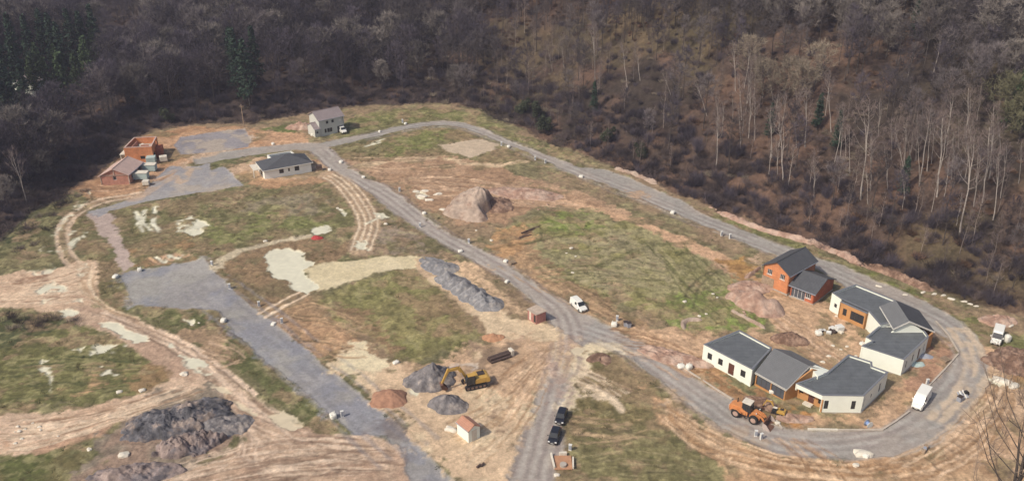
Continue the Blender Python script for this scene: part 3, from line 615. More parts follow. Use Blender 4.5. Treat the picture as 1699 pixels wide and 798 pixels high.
for k, nm in enumerate(['ground', 'grass', 'road', 'dirt_track', 'gravel_yard', 'puddle', 'wood_floor']):
    q = Q[QC == k]
    if not len(q): continue
    u, inv = np.unique(q, return_inverse=True)
    o = np_mesh(nm, V[u], inv.reshape(-1, 4), gm, smooth=True); tag(o, kind='structure')
    a = o.data.color_attributes.new('surface_tint', 'FLOAT_COLOR', 'POINT'); a.data.foreach_set('color', A4[u].ravel())
    a = o.data.attributes.new('grain', 'FLOAT', 'POINT'); a.data.foreach_set('value', LF[u]); a = o.data.attributes.new('wetness', 'FLOAT', 'POINT'); a.data.foreach_set('value', RF[u])
def gz(x, y):
    i = int(np.clip(np.searchsorted(gx, x), 1, NX-1)); j = int(np.clip(np.searchsorted(gy, y), 1, NY-1))
    return float(Z[j, i])
def G(px, py):
    p = W(px, py); return (float(p[0]), float(p[1]), gz(*p))
# ------------------------------------------------------------------ buildings
def v2(p): return np.array([float(p[0]), float(p[1])])
def wall(mb, A, B, z0, z1, ops=(), t=.25, zt=None):
    """wall panel A->B (outside on the right), openings (u0,u1,za,zb) in metres"""
    A = v2(A); B = v2(B); L = np.linalg.norm(B-A); e = (B-A)/L; nrm = np.array([e[1], -e[0]])
    us = sorted(set([0, L]+[u for o in ops for u in o[:2]])); zs = sorted(set([z0, z1]+[z for o in ops for z in o[2:4]]))
    for ua, ub in zip(us[:-1], us[1:]):
        for za, zb in zip(zs[:-1], zs[1:]):
            um, zm = (ua+ub)/2, (za+zb)/2
            if any(o[0] < um < o[1] and o[2] < zm < o[3] for o in ops): continue
            P = []
            for z in (za, zb):
                for u, k in ((ua, 0), (ub, 0), (ub, 1), (ua, 1)):
                    q = A+e*u-nrm*t*k; P.append((q[0], q[1], z))
            mb.hexa(P)
def opening(parent, A, B, o, frame='frame_dark', pane='glass', name='window', mull=1, deep=.13, sill=None, rail=False, lab=None):
    A = v2(A); B = v2(B); e = (B-A)/np.linalg.norm(B-A); nrm = np.array([e[1], -e[0]]); u0, u1, za, zb = o[:4]; rz = math.atan2(e[1], e[0])
    c = A+e*(u0+u1)/2-nrm*deep; w = u1-u0; h = zb-za
    f = MB(); fw = .07
    for s in (-1, 1): q = c+e*s*(w/2-fw/2); f.box((q[0], q[1], (za+zb)/2), (fw, .08, h), rz)
    for z in (za+fw/2, zb-fw/2): f.box((c[0], c[1], z), (w-2*fw, .08, fw), rz)
    for k in range(mull): q = c+e*(w*(k+1)/(mull+1)-w/2); f.box((q[0], q[1], (za+zb)/2), (fw, .08, h-2*fw), rz)
    if name == 'door':
        d = MB(); d.box((c[0], c[1], (za+zb)/2), (w, .06, h), rz); fo = d.build('door', M[pane], parent)
        k = MB(); q = c+e*(w*.38)+nrm*.07; k.box((q[0], q[1], za+1.05), (.14, .06, .05), rz); k.build('door_handle', M['steel_pale'], fo)
    else:
        g = MB(); q = c-nrm*.0; g.box((q[0], q[1], (za+zb)/2), (w-.02, .025, h-.02), rz)
        fo = g.build(name, M[pane], parent); f.build('frame', M[frame], fo)
    if sill:
        s = MB(); q = A+e*(u0+u1)/2+nrm*.03; s.box((q[0], q[1], za-.05), (w+.2, .12, .1), rz); s.build('sill', M[sill], fo)
    if lab: fo['label'] = lab
    return fo
def inset(P, d):
    P = [v2(p) for p in P]; n = len(P); out = []
    for i in range(n):
        a, b, c = P[i-1], P[i], P[(i+1) % n]
        e1 = (b-a)/np.linalg.norm(b-a); e2 = (c-b)/np.linalg.norm(c-b)
        n1 = np.array([-e1[1], e1[0]]); n2 = np.array([-e2[1], e2[0]])
        k = (n1+n2); k = k/max(1e-6, (1+n1@n2)); out.append(b+k*d)
    return out
def ccw(P):
    P = [v2(p) for p in P]; a = sum(p[0]*q[1]-q[0]*p[1] for p, q in zip(P, P[1:]+P[:1]))
    return P if a > 0 else P[::-1]
def flat_roof(parent, P, z1, drop=.32, t=.28, roofmat='membrane', capmat='cap'):
    Pi = inset(P, t); r = MB(); r.ext(Pi, z1-drop-.2, z1-drop); ro = r.build('roof', M[roofmat], parent)
    Po = inset(P, -.05); Pj = inset(P, t+.03); c = MB(); n = len(P)
    for i in range(n):
        j = (i+1) % n
        c.hexa([(*Po[i], z1), (*Po[j], z1), (*Pj[j], z1), (*Pj[i], z1), (*Po[i], z1+.07), (*Po[j], z1+.07), (*Pj[j], z1+.07), (*Pj[i], z1+.07)])
    c.build('parapet_cap', M[capmat], ro)
    return ro
def slab(mb, a, b, c, d, th=.16):
    """roof slope: a-b eave, c-d ridge (b->c up), thickness below"""
    a, b, c, d = [np.array(p, float) for p in (a, b, c, d)]
    mb.quad(a, b, c, d); k = np.array([0, 0, th])
    mb.quad(d-k, c-k, b-k, a-k); mb.quad(a-k, b-k, b, a); mb.quad(b-k, c-k, c, b); mb.quad(c-k, d-k, d, c); mb.quad(d-k, a-k, a, d)
def tri_wall(mb, A, B, z0, apex, t=.25):
    """gable triangle on top of wall A->B at z0 with apex (x,y,z)"""
    A = v2(A); B = v2(B); e = (B-A)/np.linalg.norm(B-A); nrm = np.array([e[1], -e[0]])
    u = (v2(apex)-A)@e; q = A+e*u
    T = [(*A, z0), (*B, z0), (*q, apex[2])]; U = [(*(v2(p)-nrm*t), p[2]) for p in T]
    mb.face(T, [(0, z0), (np.linalg.norm(B-A), z0), (u, apex[2])]); mb.face(U[::-1])
    for i in range(3):
        j = (i+1) % 3; mb.quad(T[j], T[i], U[i], U[j])
def P3(px, py, z): p = W(px, py, z); return np.array([p[0], p[1], z])
def house(name, ref, label, cat='house'): return empty(name, (0, 0, 0), 0, label, cat)
def setbase(o, x, y, z=0):      # move the empty to the base of the thing, keep children in place
    o.location = (float(x), float(y), float(z))
    for c in o.children: c.matrix_parent_inverse = Matrix.Translation((-float(x), -float(y), -float(z)))
def side(P, i): return P[i], P[(i+1) % len(P)]
def sofar(A, B, f): return v2(A)+(v2(B)-v2(A))*f
def frac_ops(A, B, L): # list of (centre fraction, width, za, zb)
    l = np.linalg.norm(v2(B)-v2(A)); return [(f*l-w/2, f*l+w/2, a, b) for f, w, a, b in L]

# --- south-west modern house: flat wing, gabled middle, angled flat wing
h = house('modern_house', 0, 'white and ochre house of flat and pitched grey roofs beside the orange loader')
HW = 3.5
A = [W(1167.5,571.3,HW), W(1248.3,613,HW), W(1281.2,577,HW), W(1226.7,547.9,HW)]   # ccw: front-left, front-right, back-right, back-left
wm = MB(); ops = frac_ops(A[0], A[1], [(.15,1.0,1.0,2.35),(.375,1.0,1.0,2.35),(.60,1.25,.12,2.5),(.835,1.05,1.0,2.4)])
wall(wm, A[0], A[1], -.3, HW, ops); wall(wm, A[1], A[2], -.3, HW); wall(wm, A[2], A[3], -.3, HW); wall(wm, A[3], A[0], -.3, HW)
for k, o in enumerate(ops): opening(h, A[0], A[1], o, name='window' if k != 2 else 'door', pane='glass' if k != 2 else 'door_brown', mull=1 if k != 2 else 0)
flat_roof(h, A, HW)
# middle gable
e0 = P3(1252.5,617.5,2.9); e1 = P3(1304.7,646.5,2.85); r0 = P3(1284,577.5,4.9); r1 = P3(1344,607.2,4.9); b0 = P3(1313,581.5,2.9); b1 = P3(1379,616.3,2.9)
rf = MB(); slab(rf, e0, e1, r1, r0); slab(rf, b1, b0, r0, r1)
rob = rf.build('pitched_roof', M['slate_light'], h)
tr = MB()
for a, b_ in ((e0, e1), (e1, r1), (r1, b1)):
    d = b_-a; tr.hexa([a+[0,0,-.30], b_+[0,0,-.30], b_+[.05,.02,-.30], a+[.05,.02,-.30], a+[0,0,.03], b_+[0,0,.03], b_+[.12,.04,.03], a+[.12,.04,.03]])
tr.build('fascia', M['fascia'], rob)
mE = (e1-r1)[:2]; mE /= np.linalg.norm(mE); mA = (e1-e0)[:2]; mA /= np.linalg.norm(mA)
q0 = e0[:2]-mE*.45; q1 = e1[:2]-mE*.45-mA*.35; q2 = b1[:2]+mE*.3-mA*.35
om = MB(); ops = frac_ops(q0, q1, [(.27,3.0,.25,2.3),(.76,2.8,.12,2.3)])
wall(om, q0, q1, -.3, 2.62, ops); wall(om, q1, q2, -.3, 2.62); tri_wall(om, q1, q2, 2.62, (r1[0]-mA[0]*.35, r1[1]-mA[1]*.35, 4.72))
for o in ops: opening(h, q0, q1, o, pane='glass_grey', mull=2, name='patio_window', deep=.2)
# white cheek on the gable, behind the ochre
wc = MB(); qm = r1[:2]+mA*.25; qn = b1[:2]+mA*.15
c0 = W(1344.2,609,4.7); c1 = W(1356,631,3.0); c2 = W(1379,617,2.95)
wc.ext(ccw([c0, c1, c2, sofar(c0, c2, .5)-mA*1.2]), 2.6, [4.6, 3.9, 3.2, 4.2]); wc.build('cheek_wall', M['white_render'], h)
# angled flat wing
HP = 3.55
P = [W(1320.7,636,HP), W(1364.8,655.9,HP), W(1433.5,656.8,HP), W(1473.9,617.3,HP), W(1447.5,607.5,HP), W(1446.6,600.4,HP), W(1408,588,HP), W(1372,618,HP)]
pm = MB(); po = MB()
F0 = P[1]; 
ops1 = frac_ops(P[1], P[2], [(.13,.75,.75,2.5),(.79,.75,.75,2.5)])
ops2 = frac_ops(P[2], P[3], [(.08,.35,.8,2.6),(.37,.6,1.3,2.2),(.72,.8,.8,2.6)])
wall(pm, P[1], P[2], -.3, HP, ops1); wall(pm, P[2], P[3], -.3, HP, ops2)
for i in range(3, 8): wall(pm, P[i], P[(i+1) % 8], 2.3 if i == 7 else -.3, HP)
wall(pm, P[0], P[1], 2.65, HP)
for o in ops1+ops2: opening(h, P[1] if o in ops1 else P[2], P[2] if o in ops1 else P[3], o, mull=0)
pe = (P[1]-P[0])/np.linalg.norm(P[1]-P[0]); pn = np.array([-pe[1], pe[0]])
s0, s1 = P[0]+pn*1.3, P[1]+pn*1.3
ops3 = frac_ops(s0, s1, [(.12,.8,1.2,2.0),(.52,1.1,.1,2.4),(.86,.8,.7,2.4)])
wall(po, s0, s1, -.3, 2.65, ops3); wall(po, s1, P[1], -.3, 2.65)
for k, o in enumerate(ops3): opening(h, s0, s1, o, name='door' if k == 1 else 'window', pane='door_brown' if k == 1 else 'glass', mull=0)
flat_roof(h, P, HP)
for m_, mt in ((wm, 'white_render'), (om, 'ochre'), (pm, 'white_render'), (po, 'ochre')): m_.build('wall', M[mt], h)
pl = MB(); pl.ext(inset([P[1], P[2], P[3], P[4], P[6]], -.12), -.2, .12); pl.build('plinth', M['concrete'], h)
st = MB(); c = (s0+s1)/2-pn*.8; st.box((c[0], c[1], .12), (1.6, 1.0, .35), math.atan2(pe[1], pe[0])); st.build('doorstep', M['stone_white'], h)
setbase(h, *((A[1]+P[0])/2))

# --- north-east modern house
h = house('modern_house', 0, 'white and ochre house with grey gable set across its flat roofs, north of the courtyard')
HN = 3.85
N = [W(1380.7,485.7,HN), W(1396,496.2,HN), W(1397,497.2,HN), W(1441.4,516.7,HN), W(1460.5,539,HN), W(1512,528,HN), W(1510,508,HN), W(1420,471.8,HN)]
wm = MB(); om = MB()
o1 = frac_ops(N[0], N[1], [(.55,.8,1.2,2.1)]); wall(wm, N[0], N[1], -.3, HN, o1); opening(h, N[0], N[1], o1[0], mull=0)
oe = (N[3]-N[2])/np.linalg.norm(N[3]-N[2]); on = np.array([oe[1], -oe[0]])
O0, O1 = N[2]+on*.5, N[3]+on*.5
o2 = frac_ops(O0, O1, [(.22,.85,.95,2.5),(.68,2.9,.75,2.7)])
wall(om, O0, O1, -.3, 3.5, o2); wall(om, N[2], O0, -.3, 3.5); wall(om, O1, N[3], -.3, 3.5)
opening(h, O0, O1, o2[0], mull=0); opening(h, O0, O1, o2[1], mull=2, name='window')
oc = MB(); oc.ext([O0+on*.04, O1+on*.04+oe*.04, N[3]+oe*.04, N[2]], 3.5, 3.57); oc.build('parapet_cap', M['cap'], h)
wall(wm, N[3], N[4], -.3, HN); wall(wm, N[4], N[5], -.3, HN); wall(wm, N[5], N[6], -.3, HN)
wall(wm, N[6], N[7], -.3, HN); wall(wm, N[7], N[0], -.3, HN)
flat_roof(h, [N[0], N[1], N[3], N[4], N[5], N[6], N[7]], HN)
HS = 3.45
S = [W(1429.5,574,HS), W(1500,597,HS), W(1541,558.5,HS), W(1528,541,HS), W(1462,538.5,HS), W(1436.7,559.5,HS), W(1447.4,565.3,HS)]
sm = MB(); o3 = frac_ops(S[1], S[2], [(.16,.55,.9,2.5),(.42,.7,.9,2.5),(.68,1.0,.1,2.5),(.88,.45,.9,2.5)])
wall(sm, S[0], S[1], -.3, HS); wall(sm, S[1], S[2], -.3, HS, o3)
for i in range(2, 7): wall(sm, S[i], S[(i+1) % 7], -.3, HS)
for k, o in enumerate(o3): opening(h, S[1], S[2], o, mull=0, name='door' if k == 2 else 'window', pane='door_brown' if k == 2 else 'glass')
flat_roof(h, S, HS)
g_l0 = P3(1459.3,507.9,4.3); g_l1 = P3(1481.9,545.4,4.3); g_r0 = P3(1485.5,497.6,6.0); g_r1 = P3(1509.3,532.9,6.0); g_e0 = P3(1525,514.5,3.3); g_e1 = P3(1551,550,3.0)
ra = MB(); slab(ra, g_l0, g_l1, g_r1, g_r0, .2); ra = ra.build('pitched_roof', M['slate_light'], h)
rb = MB(); slab(rb, g_e1, g_e0, g_r0, g_r1, .2); rb.build('pitched_roof', M['slate'], h)['label'] = 'far slope of the roof, coloured darker for its shade'  # same roof in darker tiles here, painting the shade of this slope
fb = MB()
for a, b_ in ((g_l0, g_l1), (g_l1, g_r1), (g_r1, g_e1)):
    fb.hexa([a+[-.02,-.10,-.26], b_+[-.02,-.10,-.26], b_+[.03,.0,-.26], a+[.03,.0,-.26], a+[-.02,-.10,.03], b_+[-.02,-.10,.03], b_+[.03,0,.03], a+[.03,0,.03]])
fb.build('fascia', M['fascia'], ra)
gw = MB(); gd = (g_r0-g_r1)[:2]; gd /= np.linalg.norm(gd); ga = g_l1[:2]+gd*.35; gb = W(1537,548,3.9)[:2]+gd*.35
tri_wall(gw, ga, gb, 3.2, (g_r1[0]+gd[0]*.35, g_r1[1]+gd[1]*.35, 5.8)); gw.build('gable_wall', M['white_render'], h)
ob = MB(); k0 = W(1541.5,556,3.3); k1 = W(1549,552,3.0); wall(ob, k0, k1, -.3, 3.0); wall(ob, k1, k1+gd*7, -.3, 3.0); wall(ob, k1+gd*7, k0+gd*7, -.3, 3.0); ob.build('wall', M['ochre'], h)['label'] = 'bare orange brick end wall'
wm.build('wall', M['white_render'], h); om.build('wall', M['ochre'], h); sm.build('wall', M['white_render'], h)
pl = MB(); pl.ext(inset([S[0], S[1], S[2], S[3], S[5]], -.1), -.2, .08); pl.build('plinth', M['concrete'], h)
setbase(h, *S[6])

# --- gabled house generator (rectangle a,b,c,d ccw: a->b is the gable front), ridge from mid ab to mid cd
def gabled(h, a, b, c, d, ze, zr, wmat, rmat, ops=None, ov=.4, open_gable=False, wname='wall', zb=-.3, over_e=.35):
    a, b, c, d = map(v2, (a, b, c, d)); mb = MB(); ops = ops or {}
    for i, (p, q) in enumerate(((a, b), (b, c), (c, d), (d, a))): wall(mb, p, q, zb, ze, ops.get(i, ()))
    m0, m1 = (a+b)/2, (c+d)/2; dr = (m1-m0)/np.linalg.norm(m1-m0); sa = (a-b)/np.linalg.norm(a-b)
    slope = (zr-ze)/(np.linalg.norm(a-b)/2)
    tri_wall(mb, a, b, ze, (*m0, zr-.1)); tri_wall(mb, c, d, ze, (*m1, zr-.1))
    w = mb.build(wname, M[wmat], h)
    r0 = np.array([*(m0-dr*ov), zr+.12]); r1 = np.array([*(m1+dr*ov), zr+.12]); ek = over_e
    def ev(p, s, k): q = p+sa*s*ek+dr*k; return np.array([*q, ze+.12-slope*ek])
    rf = MB(); slab(rf, ev(a, 1, -ov), r0, r1, ev(d, 1, ov)) if False else None
    slab(rf, ev(d, 1, ov), ev(a, 1, -ov), r0, r1); slab(rf, ev(b, -1, -ov), ev(c, -1, ov), r1, r0)
    ro = rf.build('roof', M[rmat], h)
    rc = MB(); rc.tube(r0, r1, .11, n=6); rc.build('ridge', M[rmat], ro)
    for p, q, s in ((a, d, 1), (b, c, -1)):
        gt = MB(); x0, x1 = ev(p, s, -ov), ev(q, s, ov); gt.tube(x0-[0,0,.1], x1-[0,0,.1], .09, n=6)
        gt.build('gutter', M['plastic_grey'], ro)
    return w
# --- bare block house by the courtyard
h = house('brick_house', 0, 'orange clay block house with dark roofs and a lower wing beside the north road')
a = W(1263.5,470.7); b = W(1305.6,489.1); ab = b-a; L = np.linalg.norm(ab); back = P3(1360.5,436.8,4.6)[:2]-P3(1309.4,457.9,4.6)[:2]
nn = np.array([-ab[1], ab[0]])/L; dp = max(8.5, min(11, back@nn))
c = b+nn*dp; d = a+nn*dp
ops = {0: frac_ops(a, b, [(.25,1.15,3.0,4.2),(.74,1.15,3.0,4.2)]), 1: []}
gabled(h, a, b, c, d, 4.7, 6.6, 'brick', 'slate', ops)
for o in ops[0]: opening(h, a, b, o, frame='frame_white', mull=2, sill='fascia')
pb = MB(); q = sofar(a, b, .22); pr = math.atan2(ab[1], ab[0]); qn = np.array([ab[1], -ab[0]])/L
pb.box((q[0]+qn[0]*.02, q[1]+qn[1]*.02, 1.15), (3.0, .06, 2.2), pr); pb.build('garage_panel', M['wood'], h)['label'] = 'pale boarded garage opening'
e = W(1310,490.5); f = W(1348.5,505.3); ef = f-e; L2 = np.linalg.norm(ef); n2_ = np.array([-ef[1], ef[0]])/L2; k = W(1390,484)-f; dw = min(10.5, max(8, k@n2_))
g2 = f+n2_*dw; h2 = e+n2_*dw
opw = frac_ops(e, f, [(.32,3.3,.1,2.2),(.76,1.2,1.0,2.15)])
# wing gable faces east: rectangle (f,g2,h2,e): gable side f->g2
gabled(h, f, g2, h2, e, 2.6, 4.4, 'brick_red', 'slate', {3: opw})
opening(h, e, f, opw[0], frame='frame_white', pane='glass_grey', mull=3, name='patio_window', sill='fascia'); opening(h, e, f, opw[1], frame='frame_white', mull=2, sill='fascia')
pl = MB(); pl.ext(inset([e, f, g2, h2], -.1), -.2, .15); pl.ext(inset([a, b, c, d], -.12), -.2, .16); pl.build('plinth', M['concrete'], h)
setbase(h, *b)

# --- white house with hipped roof
h = house('bungalow', 0, 'white single-storey house with dark hipped roof west of the road fork', 'bungalow')
a = W(440.4,299); b = W(517.5,284.5); e_ = (b-a)/np.linalg.norm(b-a); nn = np.array([-e_[1], e_[0]]); a = a+nn*.3; Rp = P3(474.5,256.5,5.0)[:2]-a; D = float(np.clip(2*(Rp@nn), 7, 11)); ru = float(Rp@e_)
c = b+nn*D; d = a+nn*D; L = np.linalg.norm(b-a); mb = MB()
ops = frac_ops(a, b, [(.36,1.25,1.0,2.2),(.52,.5,1.2,2.1),(.69,1.3,1.0,2.3)])
wall(mb, a, b, -.3, 2.7, ops); wall(mb, b, c, -.3, 2.7); wall(mb, c, d, -.3, 2.7); wall(mb, d, a, -.3, 2.7, frac_ops(d, a, [(.5,2.2,.1,2.2)]))
opening(h, d, a, frac_ops(d, a, [(.5,2.2,.1,2.2)])[0], name='patio_window', mull=1)
for o in ops: opening(h, a, b, o, mull=0)
ov = .45; ez = 2.75; rz_ = 5.0
E = [a-e_*ov-nn*ov, b+e_*ov-nn*ov, c+e_*ov+nn*ov, d-e_*ov+nn*ov]; E = [np.array([*p, ez]) for p in E]
R0 = np.array([*(a+nn*D/2+e_*ru), rz_]); R1 = np.array([*(a+nn*D/2+e_*max(ru+.8, L-5.2)), rz_])
rf = MB()
for q in ((E[0], E[1], R1, R0), (E[2], E[3], R0, R1)): rf.quad(*q)
rf.face([E[1], E[2], R1], [(0, 0), (9, 0), (4.5, 5)]); rf.face([E[3], E[0], R0], [(0, 0), (9, 0), (4.5, 5)])
rf.quad(*[p-[0, 0, .02] for p in E[::-1]]); ro = rf.build('roof', M['slate'], h)
fs = MB()
for i in range(4):
    p, q = E[i], E[(i+1) % 4]; fs.tube(p-[0, 0, .08], q-[0, 0, .08], .09, n=6)
fs.build('gutter', M['fascia'], ro)
# rear flat wing
u3 = W(443,257.7,3.3); u2 = W(483,251,3.3); u1 = W(494,259.5,3.3); u0 = u3+(u1-u2); U = ccw([u0, u1, u2, u3])
for i in range(4): wall(mb, U[i], U[(i+1) % 4], -.3, 3.3)
flat_roof(h, U, 3.3, capmat='fascia')
mb.build('wall', M['white_bright'], h)
pc = MB(); pc.box((*(sofar(d, a, .45)-e_*1.2), 2.55), (2.4, 4.6, .15), math.atan2(e_[1], e_[0])); pcx = sofar(d, a, .6)-e_*2.2
pc.box((pcx[0], pcx[1], 1.1), (.25, .25, 2.8)); pc.build('porch', M['stone_white'], h)
setbase(h, *a)

# --- two-storey pale house by the wood
h = house('two_storey_house', 0, 'pale grey two-storey house with brown roof and low annex below the wood')
a = W(531.6,227.4); b = W(571,218.5); e_ = (b-a)/np.linalg.norm(b-a); nn = np.array([-e_[1], e_[0]]); D = 7.0; c = b+nn*D; d = a+nn*D
ops = frac_ops(a, b, [(.33,.8,3.7,4.6),(.56,.8,3.7,4.6),(.24,.7,.9,2.2),(.36,.9,.9,2.2),(.47,.8,.9,2.2),(.88,2.4,.05,2.2)])
# gable on the left side: rectangle with gable edge d->a
gabled(h, d, a, b, c, 5.3, 7.1, 'white_grey', 'tile_brown', {1: ops})
for i, o in enumerate(ops): opening(h, a, b, o, mull=0, name='garage_shade_pane' if i == 5 else 'window', pane='dark' if i == 5 else 'glass')  # the garage pane is a dark sheet painted as interior shade
vt = MB(); q = sofar(a, b, .86)-nn*.03; vt.box((q[0], q[1], 4.1), (.7, .06, .7), math.atan2(e_[1], e_[0])); vt.build('vent_panel', M['fascia'], h)
a2 = W(523.7,229.2); b2 = W(536.8,226.5); q0 = a2; q1 = a2+e_*(np.linalg.norm(a-a2)+.3); D2 = 5.2; q2 = q1+nn*D2; q3 = q0+nn*D2
o2 = frac_ops(q0, q1, [(.4,.7,1.2,1.9)])
gabled(h, q3, q0, q1, q2, 2.7, 4.0, 'white_grey', 'tile_brown', {1: o2}, ov=.2, over_e=.25); opening(h, q0, q1, o2[0], mull=0)
setbase(h, *a)

# --- roofless clay block shell
h = house('unfinished_house', 0, 'roofless orange clay block shell with open upper storey at the wood edge', 'house shell')
T = [W(205,246,4.6), W(251.3,243.8,4.6), W(260.2,227.2,4.6), W(222.3,228.6,4.6)]
mb = MB(); o0 = frac_ops(T[0], T[1], [(.62,1.3,1.0,2.0)]); o1 = frac_ops(T[1], T[2], [(.25,2.6,.05,2.2),(.75,1.3,3.2,4.3)])
wall(mb, T[0], T[1], -.3, 4.6, o0, t=.35); wall(mb, T[1], T[2], -.3, 4.6, o1, t=.35); wall(mb, T[2], T[3], -.3, 4.6, t=.35); wall(mb, T[3], T[0], -.3, 4.6, t=.35)
mb.build('wall', M['brick'], h)
op = opening(h, T[0], T[1], o0[0], mull=0); opening(h, T[1], T[2], o1[0], mull=0, name='garage_shade_pane', pane='dark')  # dark sheet closes the garage mouth, its shade put into the colour
cc = MB(); Ti = inset(T, .35)
for i in range(4):
    j = (i+1) % 4; cc.hexa([(*T[i], 4.6), (*T[j], 4.6), (*Ti[j], 4.6), (*Ti[i], 4.6), (*T[i], 4.72), (*T[j], 4.72), (*Ti[j], 4.72), (*Ti[i], 4.72)])
cc.build('wall_coping', M['tile_pale'], h)
fl_ = MB(); fl_.ext(Ti, 2.5, 2.75); fl_.build('floor', M['concrete'], h)
iw = MB(); m0 = sofar(Ti[3], Ti[2], .12); m1 = sofar(Ti[0], Ti[1], .12); wall(iw, sofar(m0, m1, .1), sofar(m0, m1, .9), 2.75, 4.0, t=.2)
m2 = sofar(Ti[0], Ti[3], .45); m3 = sofar(Ti[1], Ti[2], .45); wall(iw, sofar(m2, m3, .45), sofar(m2, m3, .8), 2.75, 3.9, t=.2); iw.build('inner_wall', M['brick_pink'], h)
for q in ((.3, .3), (.55, .6), (.7, .35), (.4, .75)):
    p = sofar(sofar(Ti[0], Ti[1], q[0]), sofar(Ti[3], Ti[2], q[0]), q[1]); s = MB(); s.box((p[0], p[1], 3.05), (1.3, .9, .6), q[0]*3); s.build('block_stack', M['stone_white'], h)
ld = MB(); ln = (T[0]-T[1])/np.linalg.norm(T[0]-T[1])
ld.ext([T[3]+ln*1.5, T[0]+ln*1.5, T[0]+ln*.02, T[3]+ln*.02], 2.55, 2.75)
for f_ in (.05, .5, .95): p = sofar(T[3], T[0], f_)+ln*1.35; ld.box((p[0], p[1], 1.1), (.22, .22, 2.9))
ld.build('balcony', M['stone_white'], h)
pj = MB(); pe_ = (T[1]-T[0])/np.linalg.norm(T[1]-T[0]); p = sofar(T[1], T[2], .62)+pe_*.8; pj.box((p[0], p[1], 1.3), (1.6, 3.2, 2.9), math.atan2(pe_[1], pe_[0])); pj.build('side_bay', M['brick_red'], h)
setbase(h, *T[1])

# --- dusty brick house with pale tiles
h = house('brick_house', 0, 'dusty pink block house with pale clay roof in front of the roofless shell')
a = W(169.3,307); b = W(215.5,305); e_ = (b-a)/np.linalg.norm(b-a); back = P3(236,270,2.7)[:2]-P3(212.7,290,2.7)[:2]; d = a+back; c = b+back
o0 = frac_ops(a, b, [(.5,.9,1.2,2.3)]); o1 = frac_ops(b, c, [(.25,.9,.9,2.0),(.5,1.6,.1,2.2),(.78,1.8,.1,2.3)])
gabled(h, a, b, c, d, 2.7, 4.5, 'brick_pink', 'tile_pale', {0: o0, 1: o1})
opening(h, a, b, o0[0], mull=0, frame='frame_white')
for o in o1: opening(h, b, c, o, mull=0, frame='frame_white')
bm_ = MB()
for f_ in (.0, 1.0): p = sofar(a, b, f_); bm_.box((p[0], p[1]-.03, 1.2), (.28, .1, 2.9))
p = sofar(a, b, .5); bm_.box((p[0], p[1]-.06, 2.62), (np.linalg.norm(b-a), .1, .2), math.atan2(e_[1], e_[0])); bm_.box((p[0], p[1]-.06, 3.5), (.28, .1, 1.6))
bm_.build('concrete_tie_beam', M['soil_pale'], h)
setbase(h, *a)

# --- small transformer kiosk with orange roof
h = house('utility_kiosk', 0, 'small cream kiosk with orange tiled roof on sand between the two roads', 'kiosk')
a = W(758.8,719.3); b = W(777.6,734.6); c = W(796.4,725.2); d = a+(c-b)
gabled(h, b, c, d, a, 2.35, 3.05, 'white_render', 'roof_orange', {}, ov=.12, over_e=.12)
dr = MB(); q = sofar(b, c, .5); en = (c-b)/np.linalg.norm(c-b); nn_ = np.array([en[1], -en[0]]); dr.box((q[0]+nn_[0]*.03, q[1]+nn_[1]*.03, 1.1), (1.0, .05, 2.0), math.atan2(en[1], en[0])); dr.build('door', M['stone_white'], h)
setbase(h, *b)
# --- pink site hut
h = house('site_hut', 0, 'small faded pink hut with flat rusty roof left of the road junction', 'hut')
T = ccw([W(875.7,512.8,2.3), W(889.9,521.6,2.3), W(905.7,516.6,2.3), W(890,507.6,2.3)])
mb = MB()
k0 = min(range(4), key=lambda i: T[i][0]); Tn = T[k0:]+T[:k0]   # start at the left corner
o0 = frac_ops(Tn[0], Tn[1], [(.80,.7,.1,1.9)])
for i in range(4): wall(mb, Tn[i], Tn[(i+1) % 4], -.1, 2.2, o0 if i == 0 else (), t=.08)
mb.build('wall', M['hut_pink'], h); fo = opening(h, Tn[0], Tn[1], o0[0], name='doorway_shade_pane', pane='dark', frame='wood', mull=0)  # door gap filled by a dark sheet that stands for shade inside
rp = inset(Tn, -.2); rf = MB(); rf.ext(rp, [2.22, 2.22, 2.4, 2.4], [2.3, 2.3, 2.48, 2.48]); rf.build('roof', M['hut_roof'], h)
wd = MB(); q = sofar(Tn[0], Tn[1], .3); en = Tn[1]-Tn[0]; en = en/np.linalg.norm(en); nn_ = np.array([en[1], -en[0]]); wd.box((q[0]+nn_[0]*.02, q[1]+nn_[1]*.02, 1.2), (.5, .04, 2.0), math.atan2(en[1], en[0])); wd.build('board', M['stone_white'], h)
setbase(h, *Tn[1])
# --- far white building among the trees
p = hit(13, 158); h = house('farm_building', 0, 'long white building far off in the trees at the left', 'building')
gabled(h, (p[0]-3.5, p[1]), (p[0]+9, p[1]+1), (p[0]+8.5, p[1]+8), (p[0]-4, p[1]+7), p[2]+3.2, p[2]+4.6, 'white_render', 'tile_brown', {}, zb=p[2]-2)
setbase(h, p[0], p[1], p[2])
# --- kerbs
def kerb(pts, w=.28, z=.12, mat_='kerb'):
    Q = smooth([W(*p) for p in pts], 0); mb = MB()
    for p, q in zip(Q[:-1], Q[1:]):
        p = v2(p); q = v2(q); L = np.linalg.norm(q-p); n = max(1, int(L/1.0)); rz = math.atan2(*(q-p)[::-1])
        for i in range(n):
            c = p+(q-p)*(i+.5)/n; mb.box((c[0], c[1], z/2-.05), (L/n-.03, w, z+.12), rz)
    return tag(mb.build('kerb', M[mat_]), kind='structure')
kerb([(1128,606),(1180,640),(1215,662)]); kerb([(1288,697),(1298,711)]); kerb([(1340,712),(1390,713)], .4, .15, 'stone_white'); kerb([(1390,713),(1465,713)]); kerb([(1465,712),(1487,698),(1509,682)])
kerb([(1541,640),(1568,612),(1590,587)]); kerb([(1553,533),(1573,555),(1590,583)])
